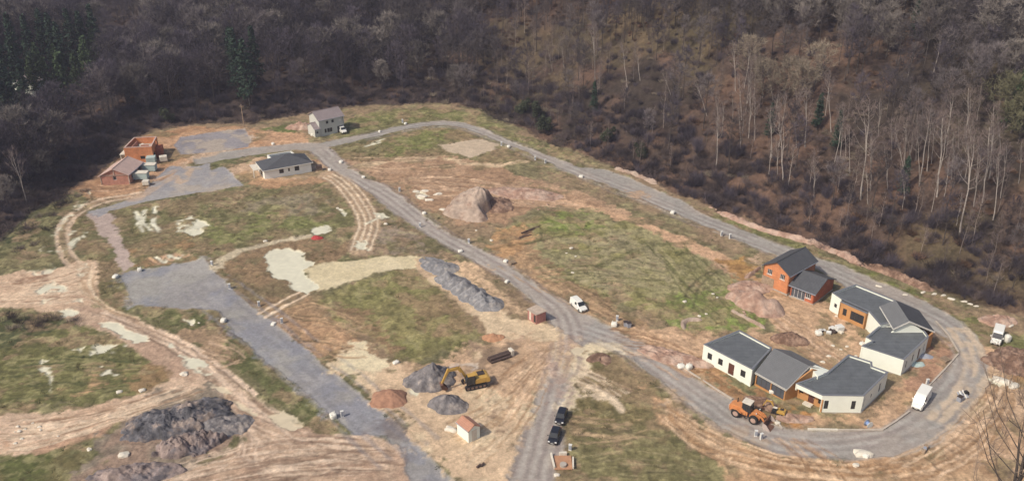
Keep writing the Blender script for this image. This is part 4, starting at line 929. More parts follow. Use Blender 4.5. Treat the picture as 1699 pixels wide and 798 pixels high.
# ------------------------------------------------------------------ heaps of earth and rock
def place_heap(mesh_fn, name, label, cat='heap', **k): pass
def blob(name, label, cat, px, rad, h, m, rot=0, nz=.35, seed=0, peak=(0, 0), shape=1.0, cut=None, res=(30, 72), group=None, edge=.3):
    """heap over an irregular outline: px centre pixel on the ground, rad=(rx,ry) metres"""
    cx, cy = W(*px); nr, na = res; V = []; Fc = []
    th = np.linspace(0, 2*pi, na, endpoint=False)
    ed = 1+edge*(fbm(np.cos(th)*1.4+seed*7, np.sin(th)*1.4+5, 1, seed, 4)-.5)*2
    ca, sa = cos(rot), sin(rot)
    V.append((0, 0)); 
    for i in range(1, nr+1):
        t = i/nr
        for a, e in zip(th, ed): V.append((rad[0]*t*e*cos(a), rad[1]*t*e*sin(a)))
    V = np.array(V); T = np.concatenate([[0], np.repeat(np.arange(1, nr+1)/nr, na)])
    # peak offset
    s = 1-T; X = V[:, 0]+peak[0]*rad[0]*s; Y = V[:, 1]+peak[1]*rad[1]*s
    if callable(shape): prof = shape(T, X/rad[0], Y/rad[1])
    else: prof = (1-T**1.15)**shape
    wxx = X*ca-Y*sa+cx; wyy = X*sa+Y*ca+cy
    q = (fbm(wxx, wyy, rad[1]*.7, seed+3, 5)-.5)*2; q2 = (fbm(wxx, wyy, .9, seed+9, 3)-.5)*2
    Zz = h*prof*(1+nz*q)+q2*.34*nz/.35*np.minimum(1, prof*6)*min(1, h/1.5)-.15*(T > .97)
    if cut: Zz = cut(Zz, X/rad[0], Y/rad[1], h)
    base = np.array([gz(a, b) for a, b in zip(wxx, wyy)]); zc = gz(cx, cy)
    P = np.stack([wxx-cx, wyy-cy, Zz+base-zc], 1)
    F3 = [(0, 1+j, 1+(j+1) % na, 1+(j+1) % na) for j in range(na)]
    for i in range(nr-1):
        o = 1+i*na
        for j in range(na): k = (j+1) % na; Fc.append((o+j, o+na+j, o+na+k, o+k))
    me = bpy.data.meshes.new(name); me.from_pydata([tuple(p) for p in P], [], [f[:3] for f in F3]+Fc); me.materials.append(M[m])
    me.polygons.foreach_set('use_smooth', [True]*len(me.polygons))
    o = bpy.data.objects.new(name, me); col.objects.link(o); o.location = (cx, cy, zc); return tag(o, label, cat, group)
def windrow(name, label, cat, px, w, h, m, seed=0, nz=.5, step=.5, group=None, lumps=0):
    Q = np.array(smooth([W(*p) for p in px], 2)); d = np.r_[0, np.cumsum(np.linalg.norm(np.diff(Q, axis=0), axis=1))]; L = d[-1]
    n = int(L/step)+2; s = np.linspace(0, L, n); c = np.stack([np.interp(s, d, Q[:, 0]), np.interp(s, d, Q[:, 1])], 1)
    T = np.gradient(c, axis=0); T /= np.linalg.norm(T, axis=1)[:, None]; N = np.stack([-T[:, 1], T[:, 0]], 1); m_ = 17; V = []
    endf = np.clip(np.minimum(s, L-s)/(w*.8), 0, 1)**.5
    wn = fbm(s, s*0, 3.5, seed, 3)
    x0, y0 = c[n//2]; z0 = gz(x0, y0)
    for j in range(m_):
        u = -1+2*j/(m_-1); ww = w/2*(.65+.7*wn)*(.35+.65*endf); p = c+N*(u*ww)[:, None] if np.ndim(ww) else c+N*u*ww
        q = (fbm(p[:, 0], p[:, 1], w*.35, seed+5, 4)-.5)*2; lm = 1+lumps*(fbm(s+u, s*0+u, w*.5, seed+11, 2)-.5)*2
        zz = h*endf*(1-abs(u)**1.4)*(1+nz*q)*lm*(.6+.8*wn)-.1*(abs(u) > .95)
        b = np.array([gz(a, b_) for a, b_ in p]); V.append(np.stack([p[:, 0]-x0, p[:, 1]-y0, b+zz-z0], 1))
    V = np.array(V); idx = np.arange(m_*n).reshape(m_, n)
    Fq = np.stack([idx[:-1, :-1], idx[:-1, 1:], idx[1:, 1:], idx[1:, :-1]], -1).reshape(-1, 4)[:, ::-1]
    o = np_mesh(name, V.reshape(-1, 3), Fq, M[m], smooth=True); o.location = (x0, y0, z0)
    return tag(o, label, cat, group)
blob('rock_heap', 'large heap of dark slate rock at the lower left between the dirt tracks', 'rock heap', (294,700), (8.7,5.0), 1.9, 'rock_dark', rot=.42, seed=1, shape=.6, nz=.6, res=(60, 160), edge=.5)
blob('rock_heap', 'brown and grey boulder heap just in front of the dark slate heap', 'rock heap', (318,742), (5.4,2.6), 1.9, 'rock_brown', rot=.38, seed=5, shape=.5, nz=.95, res=(50, 120), edge=.5)
blob('rubble_heap', 'low purple-grey rubble heap at the bottom left edge', 'rubble heap', (225,788), (7.5,2.6), 1.1, 'rock_brown', rot=.12, seed=6, shape=.6, nz=.8)
blob('rubble_heap', 'low brownish rubble beside the right end of the dark slate heap', 'rubble heap', (375,705), (4.2,3.6), .8, 'grey_heap', rot=.3, seed=8, shape=.6, nz=.7)
blob('spoil_heap', 'grey stone heap being worked by the yellow excavator', 'spoil heap', (713,632), (5.0,3.6), 2.9, 'grey_heap', rot=.1, seed=11, shape=.8, nz=.45, peak=(.1, .1))
blob('spoil_heap', 'pointed dark grey heap in front of the yellow excavator', 'spoil heap', (744,671), (3.7,2.7), 2.2, 'grey_heap', rot=-.05, seed=12, shape=1.0, nz=.25, peak=(-.05, 0))
blob('sand_heap', 'orange sand heap on pale ground left of the grey heaps', 'sand heap', (646,660), (3.5,3.0), 1.5, 'sand_red', rot=0, seed=13, shape=.9, nz=.15, peak=(.1, 0))
# gravel windrow made of tipped loads
gp = [(722,440),(738,446),(742,463),(757,470),(770,480),(784,489),(798,497),(810,505)]
gl = ['flattened grey gravel load at the far end of the gravel row', 'second gravel load from the far end of the row, beside sandy path', 'third gravel load from the far end of the row', 'fourth gravel load from the far end of the row', 'fourth gravel load from the near end of the row', 'third gravel load from the near end of the row', 'gravel load second from the near end of the row', 'nearest gravel load of the row with a dark hollow on top']
for k, (p, t) in enumerate(zip(gp, gl)):
    blob('gravel_heap', t, 'gravel heap', p, ((5, 3.0, 3.4, 2.8, 3.5, 3.0, 3.3, 3.3)[k], (3, 3.4, 2.9, 3.3, 3.0, 3.5, 3.0, 3.4)[k]), (.6, 1.2, 2.0, 1.7, 2.3, 1.9, 2.4, 2.2)[k], 'gravel_heap', rot=-.75, seed=20+k, shape=1.35, nz=.3, group='tipped gravel loads in a row', edge=.2, res=(18, 44),
         cut=(lambda Z_, x, y, h: Z_-1.1*np.exp(-((x-.05)**2+(y)**2)/.06)) if k == 7 else None)
RCL = []
# big pale earth mound with a dug-out hollow
def dug(Z_, x, y, h):
    f = np.clip((x-.02+.12*np.sin(y*9))*6, 0, 1)*np.exp(-((x-.5)**2/.45+(y-.0)**2/.5)); return Z_-h*.95*f
blob('earth_mound', 'big pale earth mound with a dug-out hollow in the middle of the site', 'earth mound', (800,345), (9.6,8.0), 5.2, 'soil_pale', rot=-.1, seed=31, shape=.9, nz=.42, cut=dug, peak=(-.05, .15), res=(40, 96))
blob('earth_mound', 'low reddish earth bank right of the dug-out mound', 'earth mound', (872,322), (10,4), 1.0, 'soil_red', rot=-.2, seed=33, shape=.7, nz=.4)
windrow('earth_bank', 'long mound of pinkish earth in front of the brick house', 'earth mound', [(1213,484),(1235,497),(1262,508),(1285,518),(1298,524)], 7.5, 2.9, 'soil_red', seed=41, nz=.7)
blob('earth_mound', 'small dark brown soil heap in the courtyard', 'earth mound', (1310,564), (3.8,2.3), 1.5, 'soil_brown', seed=43, shape=.8, nz=.3)
blob('earth_mound', 'low pink earth heap beside the corner of the brick house', 'earth mound', (1246,478), (5.0,3.2), 1.2, 'soil_red', seed=44, shape=.7)
windrow('soil_ridge', 'ridge of pink soil lumps along the foot of the wood behind the brick house', 'soil ridge', [(1195,352),(1240,372),(1290,388),(1340,402),(1400,424),(1430,438)], 2.4, .8, 'soil_red', seed=45, nz=.4, lumps=.3)
for k in range(46):
    t = k/45; CL_ = [(1180,347),(1240,371),(1290,387),(1340,402),(1400,423),(1432,438)]; q = np.array(CL_, float); f = t*(len(q)-1); i = min(int(f), len(q)-2); p = q[i]+(q[i+1]-q[i])*(f-i); RCL.append((p[0]+random.uniform(-3, 3), p[1]+random.uniform(-3, 3)))
windrow('soil_ridge', 'low overgrown ridge of brown soil between wood and grass verge', 'soil ridge', [(1430,438),(1470,452),(1510,468),(1550,482)], 2.6, 1.0, 'soil_brown', seed=46, nz=.8)
windrow('soil_ridge', 'thin pale soil ridge along the wood above the wide bend', 'soil ridge', [(1020,280),(1060,292),(1090,306)], 1.6, .8, 'soil_pale', seed=47)
windrow('soil_ridge', 'low pale stony ridge left of the courtyard, from green field to house', 'soil ridge', [(1213,514),(1240,528),(1270,545)], 1.0, .5, 'soil_pale', seed=48)
blob('soil_heap', 'reddish soil heap near the verge left of the parked white van by the wood', 'soil heap', (1655,533), (4.0,2.4), 1.0, 'soil_red', seed=49, shape=.7, nz=.6)
blob('soil_heap', 'brown churned earth at the right edge below the parked white van', 'soil heap', (1692,600), (7,5), 1.1, 'soil_brown', seed=50, shape=.6, nz=.7)
blob('soil_heap', 'dark brown dug soil in front of the ochre wall beside the mini digger', 'soil heap', (1265,668), (3.4,1.8), .7, 'soil_brown', seed=51, shape=.7, rot=-.6, nz=.5)
blob('soil_heap', 'scraped red soil to the right of the mini digger', 'soil heap', (1318,694), (3.2,1.2), .35, 'soil_red', seed=52, shape=.6, nz=.6)
blob('soil_heap', 'red soil heap left of the flat-roofed wing, by the white sacks', 'soil heap', (1152,600), (3.6,1.6), 1.0, 'soil_red', seed=53, shape=.7, rot=-.5, nz=.5)
blob('soil_heap', 'rough red soil spread beyond the junction verge', 'soil heap', (1110,590), (6,2.4), .6, 'soil_red', seed=54, shape=.6, rot=-.5, nz=.8)
windrow('soil_bank', 'low pile of soil and weeds inside the curve at the junction', 'rubble heap', [(975,600),(990,592),(1003,592),(1006,605)], 3, .45, 'soil_brown', seed=55, nz=.6)
blob('soil_heap', 'round sandy heap beside the path south of the green plot', 'soil heap', (818,560), (2.4,1.5), .9, 'sand_orange', seed=56, shape=.7, nz=.4)
blob('soil_heap', 'reddish earth heap left of the two-storey house', 'soil heap', (500,212), (5.5,3), 1.6, 'soil_red', seed=57, shape=.7, nz=.5)
windrow('soil_ridge', 'curved earth scrape in the green field near the white sacks', 'soil ridge', [(1135,545),(1133,534),(1142,529),(1165,530)], 1.4, .5, 'soil_pale', seed=58)
windrow('soil_ridge', 'thin soil ridge behind the orange-soiled plot edge by the brick house', 'soil ridge', [(1236,462),(1250,452),(1262,442)], 1.2, .6, 'soil_red', seed=59)
# ------------------------------------------------------------------ white sacks, pillars and site clutter
def sack_mesh(seed, sz=(1.1, 1.0, 1.0)):
    import bmesh
    bm = bmesh.new(); bmesh.ops.create_cube(bm, size=1); bmesh.ops.subdivide_edges(bm, edges=bm.edges, cuts=4, use_grid_fill=True)
    r = np.random.RandomState(seed)
    for v in bm.verts:
        x, y, z = v.co; k = 1+.16*(1-(2*z)**2); r2 = max(abs(x), abs(y)); rr = math.hypot(x, y)
        f = 1 if rr < 1e-4 else (r2/rr)**.45
        v.co.x = x*k*f*sz[0]*1.05; v.co.y = y*k*f*sz[1]*1.05; v.co.z = (z+.5)*sz[2]
        if z > .4: v.co.z += .12*sz[2]*(1-2*rr)+r.uniform(-.05, .05)
        v.co += Vector(r.uniform(-.035, .035, 3))
    me = bpy.data.meshes.new('sack'); bm.to_mesh(me); bm.free(); me.polygons.foreach_set('use_smooth', [True]*len(me.polygons)); me.materials.append(M['bag']); return me
SACKS = [sack_mesh(i) for i in range(3)]
def sack_proto(seed):
    r = empty('bulk_sack', (0, 0, 0)); b = bpy.data.objects.new('sack_body', SACKS[seed]); col.objects.link(b); b.parent = r
    for sx in (-1, 1):
        for sy in (-1, 1):
            m = MB(); p = [(sx*.40, sy*.38, .92), (sx*.46, sy*.40, 1.22), (sx*.34, sy*.42, 1.24), (sx*.30, sy*.40, 1.0)]
            for a, b_ in zip(p[:-1], p[1:]): m.tube(a, b_, .03, n=5, cap=False)
            m.build('lifting_loop', M['bag'], r)
    return r
first_sack = [None]*3
def sack(px, s, label, rz=None):
    k = int(px[0]+px[1]) % 3
    if first_sack[k] is None: o = first_sack[k] = sack_proto(k)
    else: o = copy_tree(first_sack[k])
    x, y, z = G(*px); o.location = (x, y, z-.05); s *= .7; o.scale = (s*random.uniform(.8, 1.25), s*random.uniform(.8, 1.1), s*random.uniform(.6, 1.0)); o.rotation_euler.z = rz if rz is not None else random.uniform(0, 3)
    return tag(o, label, 'bulk sack', 'white sacks at the plot edges')
SK = [((192,460),1.3,'pale stone-filled sack on grass at the left corner of the big gravel yard'), ((232,449),1.1,'white sack behind the far left corner of the big gravel yard'),
 ((371,533),1.5,'tall white sack on dark grass at the lower edge of the big gravel yard'), ((454,538),1.2,'white sack at the right edge of the gravel yard, near the rutted crossing'),
 ((553,692),1.4,'white sack on grass beside the near end of the gravel yard'), ((547,283),1.1,'white sack right of the white hipped bungalow'), ((566,270),1.1,'pair of white sacks on the verge opposite the bungalow'),
 ((603,295),1.2,'white sack on the main road edge above the rutted track'), ((704,355),1.3,'white sack right of the main road, level with the earth mound'), ((764,417),1.3,'white sack left of the main road beyond the gravel row'),
 ((839,434),1.3,'white sack with pallets right of the main road opposite the gravel row'), ((841,468),1.1,'white sack left of the main road between gravel row and road'), ((1019,541),1.4,'white sack beside grey bins at the junction'),
 ((1130,609),1.5,'left one of the white sacks by the kerb west of the flat-roofed wing'), ((1143,611),1.4,'right one of the white sacks by the kerb west of the flat-roofed wing'), ((844,245),1.2,'white sack on the far loop road beside the pale pad'),
 ((964,294),1.3,'white sack where the loop road widens below the wood'), ((1116,354),1.3,'white sack at the field side of the wide bend'), ((673,206),1.1,'white sack on the far loop road right of the two-storey house'),
 ((518,226),1.0,'white sack at the foot of the annex of the two-storey house'), ((453,240),1.0,'white sack on the verge behind the bungalow'), ((1358,554),1.6,'white sack left of the rubbish pile in the courtyard'),
 ((1430,572),1.2,'white sack by the inner corner of the northern modern house'), ((1281,652),1.0,'small white sack at the ochre wall behind the mini digger'), ((657,603),1.1,'white sack at the near corner of the green plot'),
 ((630,219),1.0,'white sack beside the far loop road near the rutted grass'), ((1436,757),1.0,'round white sack on the grassy edge of the bottom road')]
for p, s, t in SK: sack(p, s, t)
def pillar_proto():
    r = empty('meter_pillar', (0, 0, 0)); m = MB(); m.box((0, 0, .55), (.5, .3, 1.3)); m.build('cabinet', M['plastic_white'], r, bevel=.03)
    m = MB(); m.box((0, -.17, .72), (.42, .04, .75)); m.build('cabinet_door', M['plastic_grey'], r)
    m = MB(); m.box((0, 0, 1.24), (.58, .38, .08)); m.build('cap', M['plastic_white'], r, bevel=.02); return r
pp = None
PL = [((352,440),'pillar at the far corner of the big gravel yard by the pale path'), ((381,478),'pillar on the right side of the big gravel yard'), ((430,508),'pillar on the plot edge above the rutted crossing'), ((468,537),'pillar beside the white sack at the yard edge'),
 ((663,318),'pillar left of the earth mound on the main road verge'), ((697,376),'pillar left of the main road below the fork of plots'), ((778,403),'pillar right of the main road beyond the mound'), ((905,271),'pillar on the field side of the far loop road, nearest the wide bend'), ((888,265),'pillar on the field side of the far loop road beyond the bend'),
 ((1197,391),'pillar on the field side of the loop road before the brick house'), ((1211,396),'pillar beside the loop road right of its twin before the brick house'), ((832,242),'pillar beside the sack at the pale pad'), ((1254,722),'pillar on the weedy verge opposite the loader'), ((1263,727),'right pillar of the pair on the weedy verge opposite the loader'),
 ((1538,637),'pillar at the kerb in front of the parked delivery van'), ((946,746),'pillar on the verge above the orange pit'), ((668,204),'pillar beside the sack on the far loop road'), ((1024,532),'pillar behind the sack at the junction'), ((568,690),'pillar at the near end of the gravel yard')]
for k, (p, t) in enumerate(PL):
    if pp is None: pp = o = pillar_proto()
    else: o = copy_tree(pp)
    x, y, z = G(*p); o.location = (x, y, z-.05); o.rotation_euler.z = random.uniform(-.5, .5)
    tag(o, 'white utility '+t, 'meter pillar', 'white utility pillars along the roads')
def stone_mesh(seed, flat=.5):
    import bmesh
    bm = bmesh.new(); bmesh.ops.create_icosphere(bm, subdivisions=2, radius=.5); r = np.random.RandomState(seed)
    for v in bm.verts: v.co *= 1+r.uniform(-.22, .22); v.co.z = max(v.co.z*flat, -.12)
    me = bpy.data.meshes.new('stone'); bm.to_mesh(me); bm.free(); me.materials.append(M['stone_white']); return me
STN = [stone_mesh(i) for i in range(4)]
def stone(px, s, label, group=None, m=None, sx=1.0):
    me = STN[int(px[0]*3+px[1]) % 4]
    if m: me = me.copy(); me.materials.clear(); me.materials.append(M[m])
    o = bpy.data.objects.new('stone', me); col.objects.link(o)
    x, y, z = G(*px); o.location = (x, y, z+.05); o.scale = (s*sx, s*.8, s); o.rotation_euler.z = random.uniform(-.6, .6); return tag(o, label, 'stone', group)
stone((205,755), 2.0, 'flat pale boulder on the grass left of the brown rock heap'); stone((148,745), 1.0, 'small white stone on the near edge of the sandy branch track'); stone((198,650), 1.2, 'left of the two white stones beside the sandy branch track'); stone((236,648), 1.3, 'right of the two white stones beside the sandy branch track')
stone((305,620), 1.8, 'white stone at the fork of the dirt tracks'); stone((1432,752), 2.5, 'long white slab at the outer edge of the bottom road', sx=1.3); stone((1420,770), 1.2, 'small white stone below the long slab by the bottom road'); stone((777,707), 1.0, 'white stone leaning against the cream kiosk') if False else None
stone((748,712), 1.8, 'white block beside the cream kiosk', sx=1.3); stone((1664,632), 2.6, 'left piece of white rubble at the right edge of the site', sx=1.5); stone((1682,640), 2.0, 'right piece of white rubble at the right edge of the site', sx=1.3); stone((1290,702), 1.0, 'white block in front of the loader bucket')
for k, p in enumerate([(1550,487),(1565,490),(1578,496),(1610,503),(1620,507),(1502,488),(1640,525),(1652,523),(1677,541),(1532,484),(1600,499),(1458,474)]): stone(p, random.uniform(.6, 1.2), 'pale stone lying on the grass verge between the loop road and the wood', 'pale stones on the verge below the wood', sx=1.6)
for k, p in enumerate([(1382,573),(1395,580),(1420,590),(1375,590),(1405,575),(1388,525),(1398,520),(1440,600),(1365,600)]): stone(p, random.uniform(.6, 1.1), 'small pale rubble piece on the bare courtyard soil', 'rubble pieces in the courtyard')
for k, p in enumerate([(690,318),(700,326),(712,332),(705,318),(735,348),(760,330),(727,322)]): stone(p, random.uniform(1.0, 2.0), 'pale slab of rock beside the big earth mound', 'pale slabs left of the earth mound', sx=1.5)
for k, p in enumerate([(640,372),(560,345),(630,358),(318,540),(330,536),(940,420),(948,412),(955,425),(950,452),(1136,500),(1190,492),(1183,487),(440,400),(1172,520),(1160,525),(790,383),(815,400)]): stone(p, random.uniform(.5, 1.1), 'small pale stone lying in the rough grass of the open plots', 'small stones scattered over the plots')
for p in RCL: stone(p, random.uniform(.7, 1.6), 'clod of pinkish soil lying on the soil ridge along the foot of the wood', 'clods along the soil ridge', m='soil_red')
blob('earth_mound', 'dark brown dug face inside the hollow of the big earth mound', 'earth mound', (822,340), (5,5), 1.0, 'soil_brown', seed=34, shape=.6, nz=.7)
rr_ = np.random.RandomState(3)
for k in range(60):
    c = [(300,700,60,26),(320,745,40,15),(220,785,60,12),(60,720,50,20),(870,335,40,14),(1255,505,40,18)][k % 6]
    p = (c[0]+rr_.uniform(-1,1)*c[2], c[1]+rr_.uniform(-1,1)*c[3]); hh = [3.0,2.0,1.0,0,.3,2.0][k % 6]*0
    stone(p, rr_.uniform(.3, .8), 'loose stone on the disturbed ground around a heap', 'loose stones around the heaps', m=['rock_dark','rock_brown','rock_brown','stone_white','soil_red','soil_red'][k % 6])
# pallets
def pallet_stack(px, label, n=3, rz=0, load=None, m='wood', s=1.0):
    r = empty('pallet_stack', (0, 0, 0), 0, label, 'pallet'); x, y, z = G(*px); r.location = (x, y, z); r.rotation_euler.z = rz; r.scale = (s, s, s)
    for k in range(n):
        b = MB(); z0 = k*.15
        for j in range(5): b.box((0, -.48+j*.24, z0+.13), (1.2, .14, .025))
        for j in (-.52, 0, .52): b.box((j, 0, z0+.06), (.1, 1.0, .1))
        b.build('pallet', M[m], r)
    if load:
        b = MB(); b.box((0, 0, n*.15+.4), (1.15, .98, .75)); b.build('wrapped_load', M[load], r, bevel=.05)
    return r
pallet_stack((252,271), 'pallets of pale blocks in front of the roofless shell', 1, .2, 'teal', s=2.2); pallet_stack((1568,598), 'timber pallet stack on red soil beside the eastern kerb', 3, .5, s=1.3)
pallet_stack((1392,549), 'wrapped pallet at the right of the courtyard rubbish', 1, .3, 'plastic_white', s=1.3); pallet_stack((272,268), 'pallets of white blocks right of the roofless shell', 1, .4, 'stone_white', s=1.8); pallet_stack((243,307), 'pallet with white bags at the corner of the gravel yard near the pale-tiled house', 1, .1, 'stone_white', s=1.5)
pallet_stack((850,436), 'pallets beside the sack opposite the gravel row', 3, .5, s=1.2); pallet_stack((530,282), 'dark crate stack right of the bungalow', 2, .3, 'wood_dark', s=1.3)
# two teal-topped site containers
for px, t, s in (((235,297), 'pale teal site container in front of the dusty brick house', 1.0), ((249,284), 'white site container with teal side, behind the teal one', .95)):
    r = empty('site_container', (*G(*px)[:2], G(*px)[2]), .05, t, 'site container'); b = MB(); b.box((0, 0, 1.1), (3.8*s, 2.0, 1.7)); b.build('body', M['teal'], r)
    b = MB(); b.box((0, 0, 2.02), (4.0*s, 2.2, .14)); b.build('lid', M['stone_white'], r, bevel=.03)
    for sx in (-1, 1): b = MB(); b.box((sx*1.3*s, 0, .12), (.25, 1.8, .24)); b.build('skid', M['plastic_grey'], r)
# bins by the junction, pipes, barrels
for k, (p, t) in enumerate([((1038,540), 'left of the grey bins beside the junction'), ((1043,542), 'right of the grey bins beside the junction'), ((1592,664), 'left tank of the scrap pile right of the delivery van')]):
    r = empty('grey_bin', G(*p), .3*k, t, 'bin'); b = MB(); b.prism([(-.35, 0), (.35, 0), (.45, 1.0), (-.45, 1.0)], -.38, .38); b.build('body', M['plastic_grey'], r, bevel=.03)
    b = MB(); b.box((0, 0, 1.05), (.98, .84, .1)); b.build('lid', M['frame_dark'], r, bevel=.03)
x, y, z = G(830,594); r = empty('pipe_bundle', (x, y, z), .55, 'bundle of dark pipes on muddy ground behind the yellow excavator', 'pipe bundle')
for k, (yy, zz) in enumerate([(-.6,.3),(0,.3),(.6,.3),(-.3,.82),(.3,.82)]):
    b = MB(); b.tube((-2.4, yy, zz), (2.0, yy, zz), .28, n=12, cap=False); b.tube((-2.38, yy, zz), (-2.36, yy, zz), .24, n=12); b.build('pipe', M['wood_dark'], r)
b = MB(); b.box((2.4, 0, .7), (.7, 1.3, 1.3)); b.build('end_crate', M['stone_white'], r, bevel=.08)
b = MB(); 
for xx in (-1.6, 1.4): b.box((xx, 0, .03), (.15, 1.8, .12)); 
b.build('bearer', M['wood'], r)
# trench box / pit by the road at the bottom
x, y, z = G(934,768); r = empty('pit', (x, y, z), .0, 'orange-soiled pit with white edge boards on the right verge of the bottom road', 'pit')
b = MB(); b.box((-1.6, .4, .2), (.25, 3.4, .5), .12); b.build('edge_board', M['stone_white'], r); b = MB(); b.box((1.6, -.1, .2), (.25, 2.4, .5), -.05); b.build('edge_board', M['stone_white'], r)
b = MB(); b.box((.1, 2.0, .25), (1.2, .4, .6), .1); b.build('end_block', M['stone_white'], r); b = MB(); b.box((0, .1, .06), (2.8, 3.3, .1)); b.build('orange_soil', M['sand_orange'], r)
b = MB(); b.tube((0, -.7, .1), (0, -.7, .5), .55, n=14); b.build('manhole_ring', M['concrete'], r)
stone((924,788), 1.0, 'pale stone below the orange pit')
# blue and white toy-like bin near kerb
x, y, z = G(1440,707); r = empty('cable_drum', (x, y, z), .4, 'blue and white drum lying inside the kerb right of the angled house', 'drum')
b = MB(); b.tube((0, -.35, .6), (0, .35, .6), .35, n=14); b.build('core', M['plastic_blue'], r)
for s in (-1, 1): b = MB(); b.tube((0, s*.35, .6), (0, s*.42, .6), .62, n=16); b.build('flange', M['plastic_white' if s < 0 else 'plastic_grey'], r)
# rubbish pile in courtyard
x, y, z = G(1380,550); r = empty('rubbish_pile', (x, y, z), 0, 'pile of crumpled plastic sheeting and dark rubbish in the courtyard', 'rubbish')
rs = np.random.RandomState(9)
for k in range(9):
    b = MB(); b.box((rs.uniform(-2, 2.6), rs.uniform(-.9, .9), .25), (rs.uniform(.6, 1.6), rs.uniform(.5, 1.2), rs.uniform(.3, .7)), rs.uniform(0, 3), rs.uniform(-.3, .3)); b.build('sheeting' if k % 3 else 'rubbish_bag', M[['frame_dark', 'plastic_white', 'stone_white'][k % 3]], r, bevel=.08)
# bluish water butts beside the NE house, boards on the walls
for p, t in (((1521,604),'pale plastic sheet on soil near the east wall'), ((1535,592),'dark grey sheet on soil at the east corner')):
    o = blob('plastic_sheet', t, 'sheet', p, (1.5,.8), .35, 'teal' if p[0] < 1530 else 'plastic_grey', seed=int(p[0]), shape=.5, nz=.6, res=(8, 24))
# red wheelbarrow-like object on the grass path end
x, y, z = G(527,396); r = empty('red_tarpaulin', (x, y, z), 0, 'small red tarpaulin heap at the end of the pale path', 'tarpaulin'); r2 = blob('x', None, None, (527,396), (1.5,.9), .6, 'red', seed=5, shape=.5, nz=.7, res=(8, 24)); 
bpy.data.objects.remove(r); r2.name = 'red_tarpaulin'; tag(r2, 'small red tarpaulin heap at the end of the pale path', 'tarpaulin')
# scrap right of the delivery van
x, y, z = G(1597,657); r = empty('scrap_pile', (x, y, z), .3, 'scrap of white and grey frames on mud right of the delivery van', 'scrap')
for k in range(5):
    b = MB(); b.tube((-.8+.4*k, -.6, .1), (-.5+.35*k, .8, .6+.2*(k % 2)), .14, n=6); b.build('tube', M['plastic_white' if k % 2 else 'plastic_grey'], r)
b = MB(); b.tube((.9, 0, .5), (.9, .5, .5), .5, n=14); b.build('wheel', M['tyre'], r)
x, y, z = G(1535,748); r = empty('scrap_pile', (x, y, z), .8, 'small pile of grey blocks at the lower right road edge', 'scrap')
for k in range(3): b = MB(); b.box((-.7+.7*k, .1*k, .3), (.6, .5, .6+.1*k), .3*k); b.build('block', M['plastic_grey' if k % 2 else 'wood'], r, bevel=.04)
x, y, z = G(798,774); r = empty('log_pair', (x, y, z), .5, 'dark stump debris on the sand south of the cream kiosk', 'debris')
for k in range(2): b = MB(); b.tube((-.7+.7*k, .0, .2), (.1+.6*k, .3, .35), .22, .16, n=8); b.build('log', M['wood_dark'], r)
# utility pole near the north yard
x, y, z = G(405,212); r = empty('utility_pole', (x, y, z), 0, 'wooden utility pole standing at the wood edge by the upper gravel yard', 'utility pole')
b = MB(); b.tube((0, 0, -.5), (0, 0, 7.5), .16, .11, n=8); b.build('pole', M['wood'], r); b = MB(); b.box((0, 0, 6.9), (1.5, .12, .14)); b.build('crossarm', M['wood'], r)
# boards (old timber) by the mound
for k, p in enumerate([(876,383),(884,380),(872,392)]):
    x, y, z = G(*p); b = MB(); b.box((0, 0, .1), (4.5-k*.6, .3, .18)); o = b.build('timber_beam', M['wood_dark']); o.location = (x, y, z); o.rotation_euler.z = .75-.12*k; tag(o, ['rightmost', 'middle', 'leftmost'][k if k < 2 else 2]+' dark beam on red soil below the big earth mound' if k != 1 else 'rear dark beam on red soil below the big earth mound', 'beam', 'dark timber beams')
# ------------------------------------------------------------------ vehicles
def wheel(parent, x, y, r, w, tm='tyre', rm='rim', name='wheel'):
    t = MB(); s = 1 if y > 0 else -1
    n = 20; pr = [(r*.62, -w/2), (r*.93, -w/2), (r, -w*.32), (r, w*.32), (r*.93, w/2), (r*.62, w/2)]
    for i in range(n):
        a, b = 2*pi*i/n, 2*pi*(i+1)/n
        for (r0, y0), (r1, y1) in zip(pr, pr[1:]+pr[:1]):
            t.face([(x+r0*cos(a), y+y0, r+r0*sin(a)), (x+r0*cos(b), y+y0, r+r0*sin(b)), (x+r1*cos(b), y+y1, r+r1*sin(b)), (x+r1*cos(a), y+y1, r+r1*sin(a))])
    o = t.build(name, M[tm], parent); q = MB(); q.tube((x, y-w*.36, r), (x, y+w*.36, r), r*.62, n=16); q.tube((x, y+s*w*.36, r), (x, y+s*w*.48, r), r*.2, n=8); q.build('rim', M[rm], o); return o
def loft(parent, secs, m, name, bevel=.05):
    """secs: list of (x, half width bottom, half width top, zlow, zhigh) -> body"""
    b = MB(); R_ = []
    for x, wb, wt, z0, z1 in secs: R_.append([(x, -wb, z0), (x, wb, z0), (x, wt, z1), (x, -wt, z1)])
    b.face(R_[0]); b.face(R_[-1][::-1])
    for p, q in zip(R_[:-1], R_[1:]):
        for i in range(4): j = (i+1) % 4; b.face([p[j], p[i], q[i], q[j]])
    return b.build(name, M[m], parent, bevel=bevel)
